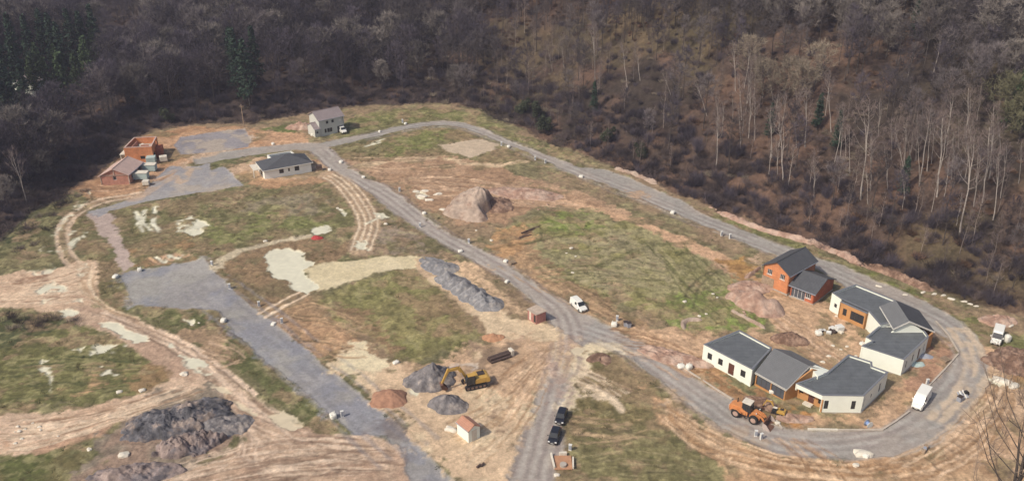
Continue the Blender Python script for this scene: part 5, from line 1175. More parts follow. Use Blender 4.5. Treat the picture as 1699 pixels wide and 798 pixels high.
def car(px, head, label, paint_='paint_black', kind='hatch', name='parked_car', cat='car', L=4.4, Wd=1.8):
    x, y, z = G(*px); r = empty(name, (x, y, z+.03), head, label, cat); h = Wd/2
    if kind == 'hatch':
        body = loft(r, [(-L/2, h*.82, h*.78, .42, .80), (-L/2+.10, h*.95, h*.90, .30, .95), (-L*.2, h, h*.95, .25, .98), (L*.18, h, h*.95, .25, .95), (L/2-.45, h*.97, h*.88, .28, .86), (L/2-.05, h*.82, h*.74, .35, .70)], paint_, 'body', .07)
        cab = loft(r, [(-L*.47, h*.86, h*.70, .93, 1.10), (-L*.38, h*.88, h*.68, .93, 1.46), (-L*.05, h*.88, h*.70, .93, 1.52), (L*.09, h*.88, h*.68, .93, 1.44), (L*.25, h*.86, h*.80, .90, .97)], paint_, 'roof', .05)
        wins = [((-L*.36, L*.0), (.98, 1.38))]; zr = 1.5
        glassz = [(L*.095, h*.66, 1.42, L*.235, h*.76, 1.01), (-L*.39, h*.62, 1.42, -L*.465, h*.70, 1.1)]
        sw = [(-L*.33, -L*.12), (-L*.10, L*.06)]; zb, zt, wb, wt = 1.0, 1.38, h*.872, h*.735
    elif kind == 'small_van':
        body = loft(r, [(-L/2, h*.9, h*.88, .35, 1.0), (-L/2+.08, h, h*.97, .28, 1.05), (L*.2, h, h*.95, .25, 1.05), (L/2-.4, h*.96, h*.86, .28, .92), (L/2, h*.82, h*.74, .36, .72)], paint_, 'body', .07)
        cab = loft(r, [(-L*.49, h*.93, h*.80, .98, 1.72), (-L*.40, h*.94, h*.80, .98, 1.84), (-L*.02, h*.93, h*.80, .98, 1.82), (L*.10, h*.91, h*.76, .98, 1.68), (L*.30, h*.88, h*.82, .95, 1.04)], paint_, 'roof', .07)
        glassz = [(L*.12, h*.74, 1.64, L*.275, h*.80, 1.10), (-L*.492, h*.6, 1.65, -L*.495, h*.6, 1.2)]; sw = [(-L*.06, L*.10)]; zb, zt, wb, wt = 1.08, 1.58, h*.92, h*.815
    else:
        body = loft(r, [(-L/2, h*.95, h*.95, .4, 1.2), (-L/2+.06, h, h, .35, 1.25), (L*.24, h, h*.98, .33, 1.25), (L/2-.45, h*.96, h*.88, .35, 1.15), (L/2, h*.85, h*.78, .42, .85)], paint_, 'body', .08)
        cab = loft(r, [(-L*.495, h*.95, h*.88, 1.2, 2.45), (-L*.45, h*.96, h*.90, 1.2, 2.55), (L*.14, h*.96, h*.88, 1.2, 2.5), (L*.22, h*.95, h*.84, 1.2, 2.3), (L*.40, h*.90, h*.84, 1.18, 1.26)], paint_, 'cargo_body', .09)
        glassz = [(L*.24, h*.80, 2.2, L*.375, h*.84, 1.35)]; sw = [(L*.06, L*.22)]; zb, zt, wb, wt = 1.35, 2.05, h*.945, h*.90
        for s in (-1, 1): b = MB(); b.box((-L/2-.01, s*h*.42, 1.4), (.05, h*.8, 1.9)); b.build('rear_door', M[paint_], r, bevel=.02)
    for k, (xa, wa, za, xb, wb_, zb_) in enumerate(glassz):
        b = MB(); d = .035 if xb > xa else -.035
        b.hexa([(xa, -wa, za), (xa, wa, za), (xb, wb_, zb_), (xb, -wb_, zb_), (xa+d, -wa, za+.04), (xa+d, wa, za+.04), (xb+d, wb_, zb_+.04), (xb+d, -wb_, zb_+.04)])
        b.build('windscreen' if k == 0 else 'rear_window', M['glass'], r)
    for s in (-1, 1):
        for xa, xb in sw:
            b = MB(); o_ = .02; b.hexa([(xa, s*(wb-.02), zb), (xb, s*(wb-.02), zb), (xb, s*(wb+o_), zb), (xa, s*(wb+o_), zb), (xa+.02, s*(wt-.02), zt), (xb-.12, s*(wt-.02), zt), (xb-.12, s*(wt+o_), zt), (xa+.02, s*(wt+o_), zt)]); b.build('side_window', M['glass'], r)
        b = MB(); b.box((L/2-.12, s*h*.66, .72 if kind != 'van' else .95), (.2, .34, .16)); b.build('headlight', M['lamp'], r, bevel=.03)
        b = MB(); b.box((-L/2+.02, s*h*.80, .85), (.1, .2, .3)); b.build('tail_light', M['red_lamp'], r, bevel=.02)
        b = MB(); b.box((L*.17 if kind != 'van' else L*.27, s*(h+.10), 1.02 if kind != 'van' else 1.45), (.14, .2, .14 if kind != 'van' else .3)); b.build('wing_mirror', M[paint_], r, bevel=.03)
        for xx in (-L*.31, L*.31): wheel(r, xx, s*(h-.10), .33 if kind != 'van' else .37, .22)
    b = MB(); b.box((L/2-.02, 0, .5), (.1, h*1.3, .2)); b.build('bumper', M['frame_dark'], r, bevel=.03)
    b = MB(); b.box((L/2+.03, 0, .52), (.03, .5, .11)); b.build('number_plate', M['plastic_white'], r)
    return r
def heading(p0, p1): a = W(*p0); b = W(*p1); return math.atan2(b[1]-a[1], b[0]-a[0])
car((931,695), heading((933,686),(927,704)), 'farther of the two black cars parked nose to tail on the bottom road', L=3.9, Wd=1.75)
car((920,726), heading((922,717),(916,735)), 'nearer of the two black cars parked nose to tail on the bottom road', L=3.9, Wd=1.75)
car((960,510), heading((950,501),(971,519)), 'small white van parked at the road edge above the junction', 'paint_white', 'small_van', 'parked_van', 'van', 4.5, 1.8)
car((568,220), heading((562,215),(575,225)), 'white car parked in front of the garage of the two-storey house', 'paint_white', 'small_van', 'parked_car', 'car', 4.3, 1.75)
car((1527,668), heading((1536,654),(1519,680)), 'white delivery van parked on the road bend beside the kerb', 'paint_white', 'van', 'delivery_van', 'van', 5.4, 2.0)
car((1653,564), heading((1656,552),(1650,573)), 'white delivery van parked on the outer verge beside the wood', 'paint_white', 'van', 'delivery_van', 'van', 4.9, 1.95)
# open side door and load beside the outer van
x, y, z = G(1670,566); r = empty('bulk_sack', (x, y, z), .4, 'white sack standing beside the van parked on the outer verge', 'bulk sack'); b = bpy.data.objects.new('sack_body', SACKS[1]); col.objects.link(b); b.parent = r; r.scale = (1.0, 1.0, 1.4)
def track_mb(Lt, ht, w, x0, y0):
    m = MB(); n = 28; P = []; r_ = ht/2; s = Lt/2-r_
    for i in range(n):
        a = 2*pi*i/n; P.append((x0+(s if cos(a) >= 0 else -s)+r_*cos(a), r_+r_*sin(a)))
    m.prism([(p[0], p[1]) for p in P], y0-w/2, y0+w/2)
    for i in range(n):
        a = P[i]; b = P[(i+1) % n]; L = math.hypot(b[0]-a[0], b[1]-a[1]); k = max(1, int(L/.22))
        for j in range(k):
            t = (j+.5)/k; px_ = a[0]+(b[0]-a[0])*t; pz = a[1]+(b[1]-a[1])*t; m.box((px_, y0, pz), (.1, w+.03, .12), 0, 0, -math.atan2(b[1]-a[1], b[0]-a[0]))
    return m
def beam(m, p, q, w, h0, h1=None):
    """box beam between p and q (x,z plane), width w in y"""
    h1 = h0 if h1 is None else h1; p = np.array(p, float); q = np.array(q, float); d = q-p; d /= np.linalg.norm(d); nn_ = np.array([-d[2], 0, d[0]])
    pr = [p-nn_*h0/2, q-nn_*h1/2, q+nn_*h1/2, p+nn_*h0/2]
    m.hexa([(a[0], a[1]-w/2, a[2]) for a in pr]+[(a[0], a[1]+w/2, a[2]) for a in pr])
def excavator(px, ang, label, S=1.0, paint_='yellow', slew=0.0, name='excavator', reach=1.0):
    x, y, z = G(*px); r = empty(name, (x, y, z), ang, label, 'excavator'); r.scale = (S, S, S)
    for s in (-1, 1):
        t = track_mb(4.0, .85, .55, 0, s*1.1).build('track', M['black_metal'], r)
        k = MB()
        for xx in (-1.5, -.75, 0, .75, 1.5): k.tube((xx, s*1.1-.30, .42), (xx, s*1.1+.30, .42), .26, n=10)
        k.build('track_roller', M['tyre_muddy'], t)
    b = MB(); b.box((0, 0, .62), (1.8, 1.7, .45)); b.tube((0, 0, .8), (0, 0, 1.05), .7, n=18); b.build('undercarriage', M['black_metal'], r, bevel=.03)
    b = MB(); b.prism([(-2.4, 1.05), (1.7, 1.05), (1.7, 1.5), (.4, 1.62), (-.2, 2.05), (-2.2, 2.1), (-2.5, 1.6)], -1.25, 1.25); b.build('upper_body', M[paint_], r, bevel=.06)
    b = MB(); b.prism([(-2.62, 1.0), (-2.0, 1.0), (-2.0, 2.0), (-2.5, 1.95), (-2.7, 1.6)], -1.28, 1.28); b.build('counterweight', M[paint_], r, bevel=.08)
    b = MB(); b.box((-1.3, -.3, 2.14), (1.3, 1.2, .12)); b.build('engine_grille', M['frame_dark'], r, bevel=.02)
    b = MB(); b.tube((-1.7, -.6, 2.1), (-1.7, -.6, 2.7), .08, n=8); b.build('exhaust', M['black_metal'], r)
    b = MB(); b.prism([(.25, 1.1), (1.75, 1.1), (1.85, 1.9), (1.45, 2.85), (.25, 2.9)], .35, 1.27); c = b.build('cab', M['glass'], r, bevel=.04)
    b = MB(); b.prism([(.15, 2.9), (1.5, 2.86), (1.5, 2.98), (.15, 3.0)], .30, 1.32); b.build('cab_roof', M[paint_ if S > .6 else 'stone_white'], r, bevel=.03)
    for yy in (.34, 1.28):
        for xa, za, xb, zb_ in ((.25, 1.1, .25, 2.9), (1.78, 1.2, 1.47, 2.86), (.95, 1.1, .95, 2.9)):
            b = MB(); beam(b, (xa, yy, za), (xb, yy, zb_), .06, .09); b.build('cab_post', M['black_metal'], c)
    # boom, stick, bucket in the plane y = -0.05
    R_ = reach; A = (1.2, -.15, 1.6); B_ = (3.3*R_, -.15, 4.3); Cc = (5.8*R_, -.15, 4.1); D_ = (6.9*R_, -.15, 1.7)
    b = MB(); beam(b, A, B_, .45, .45, .65); beam(b, B_, Cc, .42, .62, .38); b.build('boom', M[paint_], r, bevel=.03)
    b = MB(); beam(b, (5.3*R_, -.15, 4.5), D_, .34, .5, .3); b.build('stick', M[paint_], r, bevel=.03)
    for P_, Q_, s in (((1.5, 0, 1.2), (2.9*R_, 0, 3.4), -.42), ((1.5, 0, 1.2), (2.9*R_, 0, 3.4), .42), ((3.2*R_, 0, 4.75), (5.3*R_, 0, 4.65), 0)):
        b = MB(); p = (P_[0], P_[1]-.15+s, P_[2]); q = (Q_[0], Q_[1]-.15+s, Q_[2]); mid = tuple((a+c_)/2 for a, c_ in zip(p, q)); b.tube(p, mid, .12, n=8); b.tube(mid, q, .07, n=8); b.build('hydraulic_ram', M['steel_pale'], r)
    b = MB(); b.prism([(D_[0]-.1, 1.8), (D_[0]+.35, 1.55), (D_[0]+.15, .75), (D_[0]-.55, .35), (D_[0]-1.0, .7), (D_[0]-.75, .78), (D_[0]-.4, .62), (D_[0]-.05, .95), (D_[0], 1.45)], -.75, .45)
    bk = b.build('bucket', M['steel_brown'], r); b = MB()
    for yy in (-.73, .40): b.prism([(D_[0]-.1, 1.8), (D_[0]+.3, 1.5), (D_[0]+.1, .8), (D_[0]-.5, .4), (D_[0]-.95, .7)], yy, yy+.04)
    b.build('bucket_side', M['steel_brown'], bk); b = MB()
    for yy in np.linspace(-.65, .35, 5): b.box((D_[0]-1.02, yy, .62), (.3, .1, .07))
    b.build('teeth', M['steel_pale'], bk)
    return r
excavator((787,639), heading((790,640),(742,650)), 'yellow excavator digging between two grey stone heaps', 1.0, reach=.86)
e = excavator((1290,684), heading((1300,683),(1262,672)), 'yellow mini digger working at the ochre wall beside the loader', .50, name='mini_excavator', reach=.75)
b = MB(); b.prism([(-2.9, .1), (-2.7, .1), (-2.6, .9), (-2.75, .95)], -1.5, 1.5); b.build('dozer_blade', M['steel_pale'], e)
# wheel loader
def loader(px, ang, label):
    x, y, z = G(*px); r = empty('wheel_loader', (x, y, z), ang, label, 'wheel loader')
    b = MB(); b.prism([(-3.5, 1.0), (-3.3, .8), (-.2, .8), (-.2, 1.5), (-1.0, 1.75), (-1.4, 2.15), (-3.3, 2.0), (-3.6, 1.7)], -.85, .85); b.build('engine_body', M['orange'], r, bevel=.08)
    for s in (-1, 1):
        b = MB(); b.prism([(-3.3, 1.1), (-2.9, 1.65), (-2.0, 1.75), (-1.2, 1.3), (-1.2, 1.15), (-2.0, 1.58), (-2.8, 1.5), (-3.2, 1.0)], s*1.02-.28, s*1.02+.28); b.build('mudguard', M['orange'], r, bevel=.03)
        for xx in (-2.15, 1.05): wheel(r, xx, s*1.08, .80, .58, 'tyre', 'rim_mud')
        b = MB(); b.box((-3.6, s*.55, 1.5), (.08, .25, .15)); b.build('tail_light', M['red_lamp'], r)
        b = MB(); b.box((1.3, s*.75, 2.0), (.14, .22, .2)); b.build('headlight', M['lamp'], r, bevel=.03)
        b = MB(); b.tube((-1.0, s*.85, .5), (-1.0, s*.85, 1.3), .04, n=6); b.tube((-.5, s*.85, .5), (-.5, s*.85, 1.3), .04, n=6); b.box((-.75, s*.95, .6), (.6, .25, .05)); b.build('ladder', M['frame_dark'], r)
    b = MB(); b.box((-3.65, 0, 1.3), (.12, 1.5, .8)); b.build('radiator_grille', M['steel_pale'], r, bevel=.03)
    b = MB(); b.prism([(.0, .7), (1.9, .6), (1.9, 1.2), (1.2, 1.9), (.6, 1.9), (.1, 1.3)], -.55, .55); b.build('front_frame', M['orange'], r, bevel=.05)
    b = MB(); b.prism([(-1.35, 1.55), (.15, 1.5), (.3, 2.2), (.0, 3.1), (-1.3, 3.15)], -.72, .72); c = b.build('cab', M['glass'], r, bevel=.05)
    b = MB(); b.prism([(-1.45, 3.14), (.15, 3.1), (.15, 3.26), (-1.45, 3.3)], -.82, .82); b.build('cab_roof', M['stone_white'], r, bevel=.04)
    for yy in (-.72, .72):
        for xa, za, xb, zb_ in ((-1.33, 1.5, -1.28, 3.15), (.22, 1.5, .02, 3.12), (-.5, 1.5, -.5, 3.12)):
            b = MB(); beam(b, (xa, yy, za), (xb, yy, zb_), .07, .09); b.build('cab_post', M['frame_dark'], c)
    b = MB(); b.tube((-2.6, .4, 2.0), (-2.6, .4, 2.9), .09, n=8); b.build('exhaust', M['black_metal'], r)
    for s in (-1, 1):
        b = MB(); beam(b, (.7, s*.55, 1.75), (2.2, s*.55, 1.5), .16, .35, .38); beam(b, (2.2, s*.55, 1.5), (2.95, s*.55, .6), .16, .38, .28); b.build('lift_arm', M['orange'], r, bevel=.02)
        b = MB(); b.tube((.5, s*.35, .95), (1.9, s*.45, 1.3), .10, n=8); b.build('hydraulic_ram', M['steel_pale'], r)
    b = MB(); beam(b, (1.3, 0, 1.9), (2.6, 0, 1.35), .2, .3); b.build('tilt_link', M['orange'], r)
    b = MB(); b.prism([(2.85, 1.25), (3.05, 1.3), (2.95, .35), (3.3, .12), (4.3, .05), (4.3, 0), (3.2, .03), (2.8, .3)], -1.45, 1.45); bk = b.build('bucket', M['steel_brown'], r)
    for s in (-1, 1): b = MB(); b.prism([(2.85, 1.25), (3.5, .95), (4.25, .05), (3.2, .03), (2.8, .3)], s*1.43-.03, s*1.43+.03); b.build('bucket_side', M['steel_pale'], bk)
    return r
loader((1244,692), heading((1220,680),(1275,702)), 'orange wheel loader with cream cab roof on the road before the modern house')
# ------------------------------------------------------------------ trees
class TM:
    def __init__(s): s.V = []; s.Q = []; s.n = 0
    def tube(s, P, Rr, k=5):
        P = np.asarray(P, float); m = len(P); base = s.n
        for i in range(m):
            d = P[min(i+1, m-1)]-P[max(i-1, 0)]; d /= np.linalg.norm(d)+1e-9
            a = np.cross(d, [0.3, 1, 0.1]); a /= np.linalg.norm(a)+1e-9; b = np.cross(d, a)
            for j in range(k): t = 2*pi*j/k; s.V.append(P[i]+Rr[i]*(a*cos(t)+b*sin(t)))
        for i in range(m-1):
            for j in range(k): q = (j+1) % k; s.Q.append((base+i*k+j, base+i*k+q, base+(i+1)*k+q, base+(i+1)*k+j))
        s.n += m*k
    def sliver(s, p, q, w, r):
        d = q-p; a = np.cross(d, r.normal(size=3)); a /= np.linalg.norm(a)+1e-9; m = (p+q)/2
        s.V += [p-a*w*.5, p+a*w*.5, q+a*w*.12, q-a*w*.12]; s.Q.append((s.n, s.n+1, s.n+2, s.n+3)); s.n += 4
    def leaf(s, p, w, r):
        a = r.normal(size=3); a /= np.linalg.norm(a); b = np.cross(a, r.normal(size=3)); b /= np.linalg.norm(b)+1e-9
        s.V += [p-a*w, p+b*w*.6, p+a*w, p-b*w*.6]; s.Q.append((s.n, s.n+1, s.n+2, s.n+3)); s.n += 4
    def mesh(s, name, m): return np_mesh(name, s.V, s.Q, M[m] if isinstance(m, str) else m, link=False)
def unit(v): return v/(np.linalg.norm(v)+1e-9)
def bare(seed, H, cr, fb, nl=24, nb=7, ntw=9, trunk_r=.22, bark='bark', twig='twig', up=.9, tw=.07, fork=0, cshape=1.0, lean=.3, lf=.42):
    r = np.random.RandomState(seed); T = TM(); Cc = TM()
    n = 7; P = np.zeros((n, 3)); P[:, 2] = np.linspace(-1.0, H*.97, n); P[1:, :2] = np.cumsum(r.normal(0, lean*.35, (n-1, 2)), 0)
    Rr = trunk_r*(1-np.linspace(0, 1, n)**1.2*.85); Rr[0] *= 1.3; T.tube(P, Rr, 6)
    def at(f): z = f*(n-1); i = min(int(z), n-2); return P[i]+(P[i+1]-P[i])*(z-i)
    for f in range(fork):
        a = r.uniform(0, 2*pi); f0 = r.uniform(.3, .6); s = at(f0); L = H*(.95-f0); e = s+np.array([cos(a)*cr*.35, sin(a)*cr*.35, L])
        T.tube([s, (s+e)/2+r.normal(0, .25, 3), e], [trunk_r*.6, trunk_r*.4, trunk_r*.08], 5)
    for k in range(nl):
        f = fb+(1-fb)*((k+r.rand())/nl)**.9; s = at(f*.97); a = k*2.4+r.uniform(-.5, .5); g = (f-fb)/(1-fb)
        env = cr*(max(.12, math.sin(pi*min(1, .18+.80*g)))**.7)*r.uniform(.75, 1.1)*cshape
        rise = env*up*r.uniform(.5, 1.0)+g*.5; e = s+np.array([cos(a)*env, sin(a)*env, rise]); mid = (s+e)/2+np.array([cos(a)*.1*env, sin(a)*.1*env, -env*.06])+r.normal(0, .15, 3)
        lr = max(.03, trunk_r*lf*(1-g*.6)); T.tube([s, mid, e], [lr, lr*.65, lr*.25], 4)
        for j in range(nb):
            t = r.uniform(.25, 1.05); p = s*(1-t)**2+2*mid*t*(1-t)+e*t*t if t <= 1 else e
            d = unit(unit(e-s)*.7+r.normal(0, .65, 3)+np.array([0, 0, .45])); L = env*r.uniform(.25, .5)+.5; q = p+d*L
            Cc.tube([p, (p+q)/2+r.normal(0, .08, 3), q], [lr*.35, lr*.25, .012], 3)
            for w in range(ntw):
                t2 = r.uniform(.15, 1.0); pp = p+(q-p)*t2; dd = unit(d*.7+r.normal(0, .6, 3)+np.array([0, 0, .35])); Cc.sliver(pp, pp+dd*r.uniform(.6, 1.6), tw*r.uniform(.6, 1.3), r)
    return T.mesh('trunk', bark), Cc.mesh('crown', twig)
def conifer(seed, H, cr, m='needle'):
    r = np.random.RandomState(seed); T = TM(); Cc = TM(); T.tube([(0, 0, -1), (0, 0, H*.5), (0, 0, H)], [.3, .2, .03], 6)
    for k in range(150):
        f = r.uniform(.10, 1)**.8; z = H*f; L = cr*(1-f)**.75*r.uniform(.7, 1.1)+.25; a = r.uniform(0, 2*pi)
        s = np.array([0, 0, z]); e = s+np.array([cos(a)*L, sin(a)*L, -L*.18+.3]); Cc.tube([s, (s+e)/2+[0, 0, .15], e], [.05, .03, .01], 3)
        for j in range(14): t = r.uniform(.2, 1.05); Cc.leaf(s+(e-s)*t+r.normal(0, .22, 3), r.uniform(.22, .5), r)
    return T.mesh('trunk', 'bark'), Cc.mesh('crown', m)
def leafy(seed, H, cr, m='ivy', n=1700, low=.1):
    r = np.random.RandomState(seed); T = TM(); Cc = TM(); T.tube([(0, 0, -1), (.1, 0, H*.4), (0, .1, H*.8)], [.2, .14, .04], 6)
    cs = [(r.normal(0, cr*.38), r.normal(0, cr*.38), H*(low+(1-low)*r.uniform(.25, .88)), cr*r.uniform(.3, .55)) for _ in range(9)]
    for c in cs: T.tube([(0, 0, H*.25), ((c[0])*.6, c[1]*.6, c[2]*.75), c[:3]], [.1, .06, .02], 4)
    for k in range(n):
        c = cs[r.randint(9)]; d = unit(r.normal(size=3)); Cc.leaf(np.array(c[:3])+d*c[3]*r.uniform(.4, 1.05)*np.array([1, 1, 1.15]), r.uniform(.14, .34), r)
    return T.mesh('trunk', 'bark'), Cc.mesh('crown', m)
def bush(seed, h, rad, m='twig_brush', n=420, w=.07):
    r = np.random.RandomState(seed); Cc = TM(); c0 = [np.array([r.uniform(-rad, rad)*.6, r.uniform(-rad, rad)*.6, -.2]) for _ in range(7)]
    for k in range(n):
        c = c0[r.randint(7)]; a = r.uniform(0, 2*pi); o = r.rand()**.7; e = c+np.array([cos(a)*rad*.7*o, sin(a)*rad*.7*o, h*r.uniform(.45, 1.0)*(1-.3*o)]); t = r.uniform(0, .65); p = c+(e-c)*t; Cc.sliver(p, e+r.normal(0, .15, 3), w*r.uniform(.7, 1.5), r)
    return Cc.mesh('bush', m)
OAK = [bare(s, h, c, fb, nl=26, twig=t, trunk_r=.24) for s, h, c, fb, t in ((1,16,5.0,.30,'twig'),(2,17,4.6,.34,'twig_purple'),(3,15,5.2,.28,'twig'),(4,18,4.3,.38,'twig'))]
TALL = [bare(s, h, c, fb, nl=20, nb=6, ntw=8, twig=t, trunk_r=.20) for s, h, c, fb, t in ((11,19,3.0,.50,'twig'),(12,18,2.8,.45,'twig_purple'),(13,20,3.2,.55,'twig'))]
BIR = [bare(s, 18, c, fb, nl=12, nb=5, ntw=7, bark='birch_bark', twig='twig_birch', trunk_r=.15, up=1.6, fork=fk, tw=.055, lean=.5, lf=.26) for s, c, fb, fk in ((21,2.3,.5,1),(22,2.0,.55,0),(23,2.6,.45,2),(24,2.1,.5,1))]
TAN = [bare(s, 15, 4.8, .3, nl=28, nb=8, ntw=11, twig='twig_tan', trunk_r=.22, tw=.09) for s in (31, 32)]
SAP = [bare(s_, h_, c_, .35, nl=12, nb=4, ntw=7, bark='bark_sap', twig='twig_sap', trunk_r=.10, up=1.6, lean=.35, tw=.05) for s_, h_, c_ in ((37,13,1.5),(38,15,1.8),(39,11,1.7))]
OLI = bare(40, 11, 4.6, .2, nl=30, nb=9, ntw=13, twig='twig_olive', trunk_r=.2, tw=.09)
DOME = [bare(s_, h_, c_, .32, nl=34, nb=9, ntw=14, twig='twig_dome', trunk_r=.22, tw=.10, lean=.2) for s_, h_, c_ in ((35,16,4.6),(36,15,4.9))]
CON = [conifer(41, 20, 3.6), conifer(42, 18, 3.2), conifer(43, 17, 4.2, 'needle_green'), conifer(44, 15, 4.0, 'needle_green')]
IVY = [leafy(51, 9, 2.4), leafy(52, 6, 2.8), leafy(53, 5, 2.6, 'olive_leaf', 1500)]
TREES = []
def tree(var, x, y, z, s, name, label, cat='tree', group=None, tilt=0, rz=None, hero=False):
    r = empty(name, (x, y, z), 0, label, cat, group); r.scale = (s, s, s)
    r.rotation_euler = (0, tilt, random.uniform(0, 6.28) if rz is None else rz)
    if tilt: r.rotation_mode = 'ZYX'; r.rotation_euler = (0, tilt, 0) if rz is None else (0, tilt, rz)
    for me, nm in zip(var, ('trunk', 'crown')):
        o = bpy.data.objects.new(nm, me); col.objects.link(o); o.parent = r
    return r
def inframe(x, y, z, mg=40):
    px, py, dep = project(x, y, z); return (px > -mg) & (px < W0+mg) & (py > -mg*2.2) & (py < H0+mg) & (dep > 0), dep
# birches traced from the photograph: base pixel, top pixel
BL = [((1428,332),(1437,165)),((1444,316),(1442,200)),((1473,317),(1469,236)),((1502,303),(1484,200)),((1512,264),(1496,198)),((1525,309),(1540,165)),((1554,326),(1568,190)),((1566,327),(1577,250)),((1592,391),(1612,215)),((1615,345),(1625,232)),
 ((1630,335),(1646,205)),((1647,365),(1659,245)),((1336,246),(1335,145)),((1410,286),(1406,205)),((1299,300),(1294,180)),((1478,267),(1480,195)),((988,138),(981,38)),((1041,147),(1030,70)),((1062,135),(1054,72)),((1113,160),(1098,112)),((1173,192),(1150,125)),
 ((1251,164),(1253,92)),((1283,167),(1273,112)),((916,119),(909,72)),((936,114),(930,70)),((1379,218),(1369,120)),((1621,199),(1629,143)),((1504,132),(1520,70)),((1549,122),(1562,50)),((1647,106),(1654,58)),((44,335),(18,246)),((1192,215),(1188,150)),((1216,205),(1214,150)),
 ((1538,285),(1541,190)),((1578,300),(1584,215)),((1608,290),(1600,205)),((1660,330),(1668,235)),((1590,250),(1588,180)),((1457,225),(1462,160)),((1228,240),(1226,170)),((565,52),(560,15)),((548,56),(544,16)),((1350,330),(1352,262)),((1640,300),(1650,170)),((1570,260),(1574,180)),((1322,205),(1320,150))]
rb_ = np.random.RandomState(15)
for k in range(46):
    a_ = rb_.uniform(1180, 1690); c_ = 195+(a_-1180)*.22+rb_.uniform(-60, 95); BL.append(((a_, c_), (a_+rb_.uniform(-8, 12), c_-rb_.uniform(55, 95))))
for k, (b_, t_) in enumerate(BL):
    p = hit(*b_); u = (t_[0]-W0/2)/F; v = (t_[1]-H0/2)/F; d = np.array([u, CP-v*SP, -(SP+v*CP)]); tt = p[1]/d[1]; q = np.array([0, 0, HC])+d*tt
    hh = max(8.0, q[2]-p[2]); dx = q[0]-p[0]
    lab = 'pale birch trunk rising bare among the darker trees on the wooded slope'
    if b_ == (44,335): lab = 'single leaning pale birch in front of the dark trees at the left edge'
    elif b_ == (1592,391): lab = 'lowest and tallest pale birch leaning right above the brush at the right'
    elif b_ == (988,138): lab = 'tall straight pale birch alone in the upper middle of the wooded slope'
    elif b_ == (1428,332): lab = 'pale birch with forked top, leftmost of the big ones on the right slope'
    tree(BIR[k % 4], p[0], p[1], p[2]-.2, hh/18.0, 'birch_tree', lab, 'birch', 'pale birches on the wooded slope' if lab.startswith('pale birch trunk') else None, tilt=math.atan2(dx, hh), rz=0)
# named single trees and shrubs
KEEP = []
def at_px(px, top=None):
    p = hit(*px)
    if top:
        for dy in range(5, 160, 4):
            p = hit(px[0], px[1]+dy); q = project(p[0], p[1], p[2]+top)
            if q[1] >= px[1]-8: break
        KEEP.append((p[0], p[1], px[0], px[1]+dy, 14+top*.5))
    return p[0], p[1], p[2]-.2
for k, (px, v, s) in enumerate([((62,105),2,.8),((86,100),3,.95),((112,98),2,1.0),((135,88),3,.9),((152,72),2,.95),((160,52),3,.8),((70,80),2,.8),((100,76),3,.8)]):
    tree(CON[v], *at_px(px, 16*s), s, 'pine_tree', 'green crowned pine in the green clump at the upper left', 'pine', 'green pines at the upper left')
for k, (px, s) in enumerate([((398,62),1.1),((415,66),1.2),((428,56),1.0),((388,48),.9),((12,112),1.1),((28,100),1.2),((5,85),1.2),((42,78),1.1),((18,60),1.2),((110,40),1.0),((128,28),1.0),((98,26),1.1),((60,40),1.0),((145,22),1.0),((36,38),1.1),((2,40),1.1),((165,20),1.0),((80,16),1.0),((50,118),.8)]):
    tree(CON[k % 2], *at_px(px, 19*s), s, 'spruce_tree', 'dark spruce in the dark group at the top, left of the middle' if k < 4 else 'dark spruce in the shaded top left corner of the wood', 'spruce', 'dark spruces near the top left clump' if k < 4 else 'dark spruces in the top left corner')
for k, (px, v, s, lab) in enumerate([((1678,178),3,.9,'green conifer at the right edge of the wood above the birches'), ((1692,150),2,1.0,'taller green conifer right at the right edge of the wood'), ((1512,45),0,.6,'dark conifer near the top right among grey crowns'), ((1385,232),0,.55,'small dark conifer between birches left of the forked one'), ((1495,300),1,.55,'dark slim evergreen between birches at the right'), ((1275,215),0,.5,'small dark conifer above the bend of the road'), ((1355,195),1,.55,'small dark conifer beside a straight pale birch'), ((985,175),0,.5,'small dark conifer at the foot of the lone tall birch')]):
    tree(CON[v], *at_px(px, 8*s), s, 'conifer_tree', lab, 'conifer')
for k, (px, v, s, lab) in enumerate([((888,208),0,1.05,'big dark evergreen shrub at the wood edge above the road'), ((905,224),1,1.1,'rounded dark shrub just right of the big evergreen one'), ((868,192),1,1.0,'dark shrub just left of the big evergreen one'), ((1008,238),1,.9,'dark evergreen shrub on the wood edge above the wide bend'), ((1665,215),2,2.2,'olive green budding tree at the right edge of the wood'), ((1690,235),2,1.8,'olive green budding bush lowest at the right edge of the wood'), ((1062,262),1,.8,'dark shrub further right on the wood edge above the bend'), ((280,205),1,.9,'dark shrub behind the roofless shell')]):
    tree(IVY[v] if v < 2 else OLI, *at_px(px), s if v < 2 else s*.5, 'evergreen_shrub' if v < 2 else 'budding_tree', lab, 'shrub' if v < 2 else 'tree')
for k, (px, lab) in enumerate([((1262,128),'leftmost of the pale tan rounded crowns at the upper right'), ((1298,122),'middle one of the pale tan rounded crowns at the upper right'), ((1325,128),'rightmost of the pale tan rounded crowns at the upper right'), ((1240,88),'pale grey domed crown left above the tan crowns'), ((1350,100),'broad tan crown just right above the pale tan crowns')]):
    tree(TAN[k % 2], *at_px((px[0], px[1]-20), 13), .85, 'bare_tree', lab, 'tree')
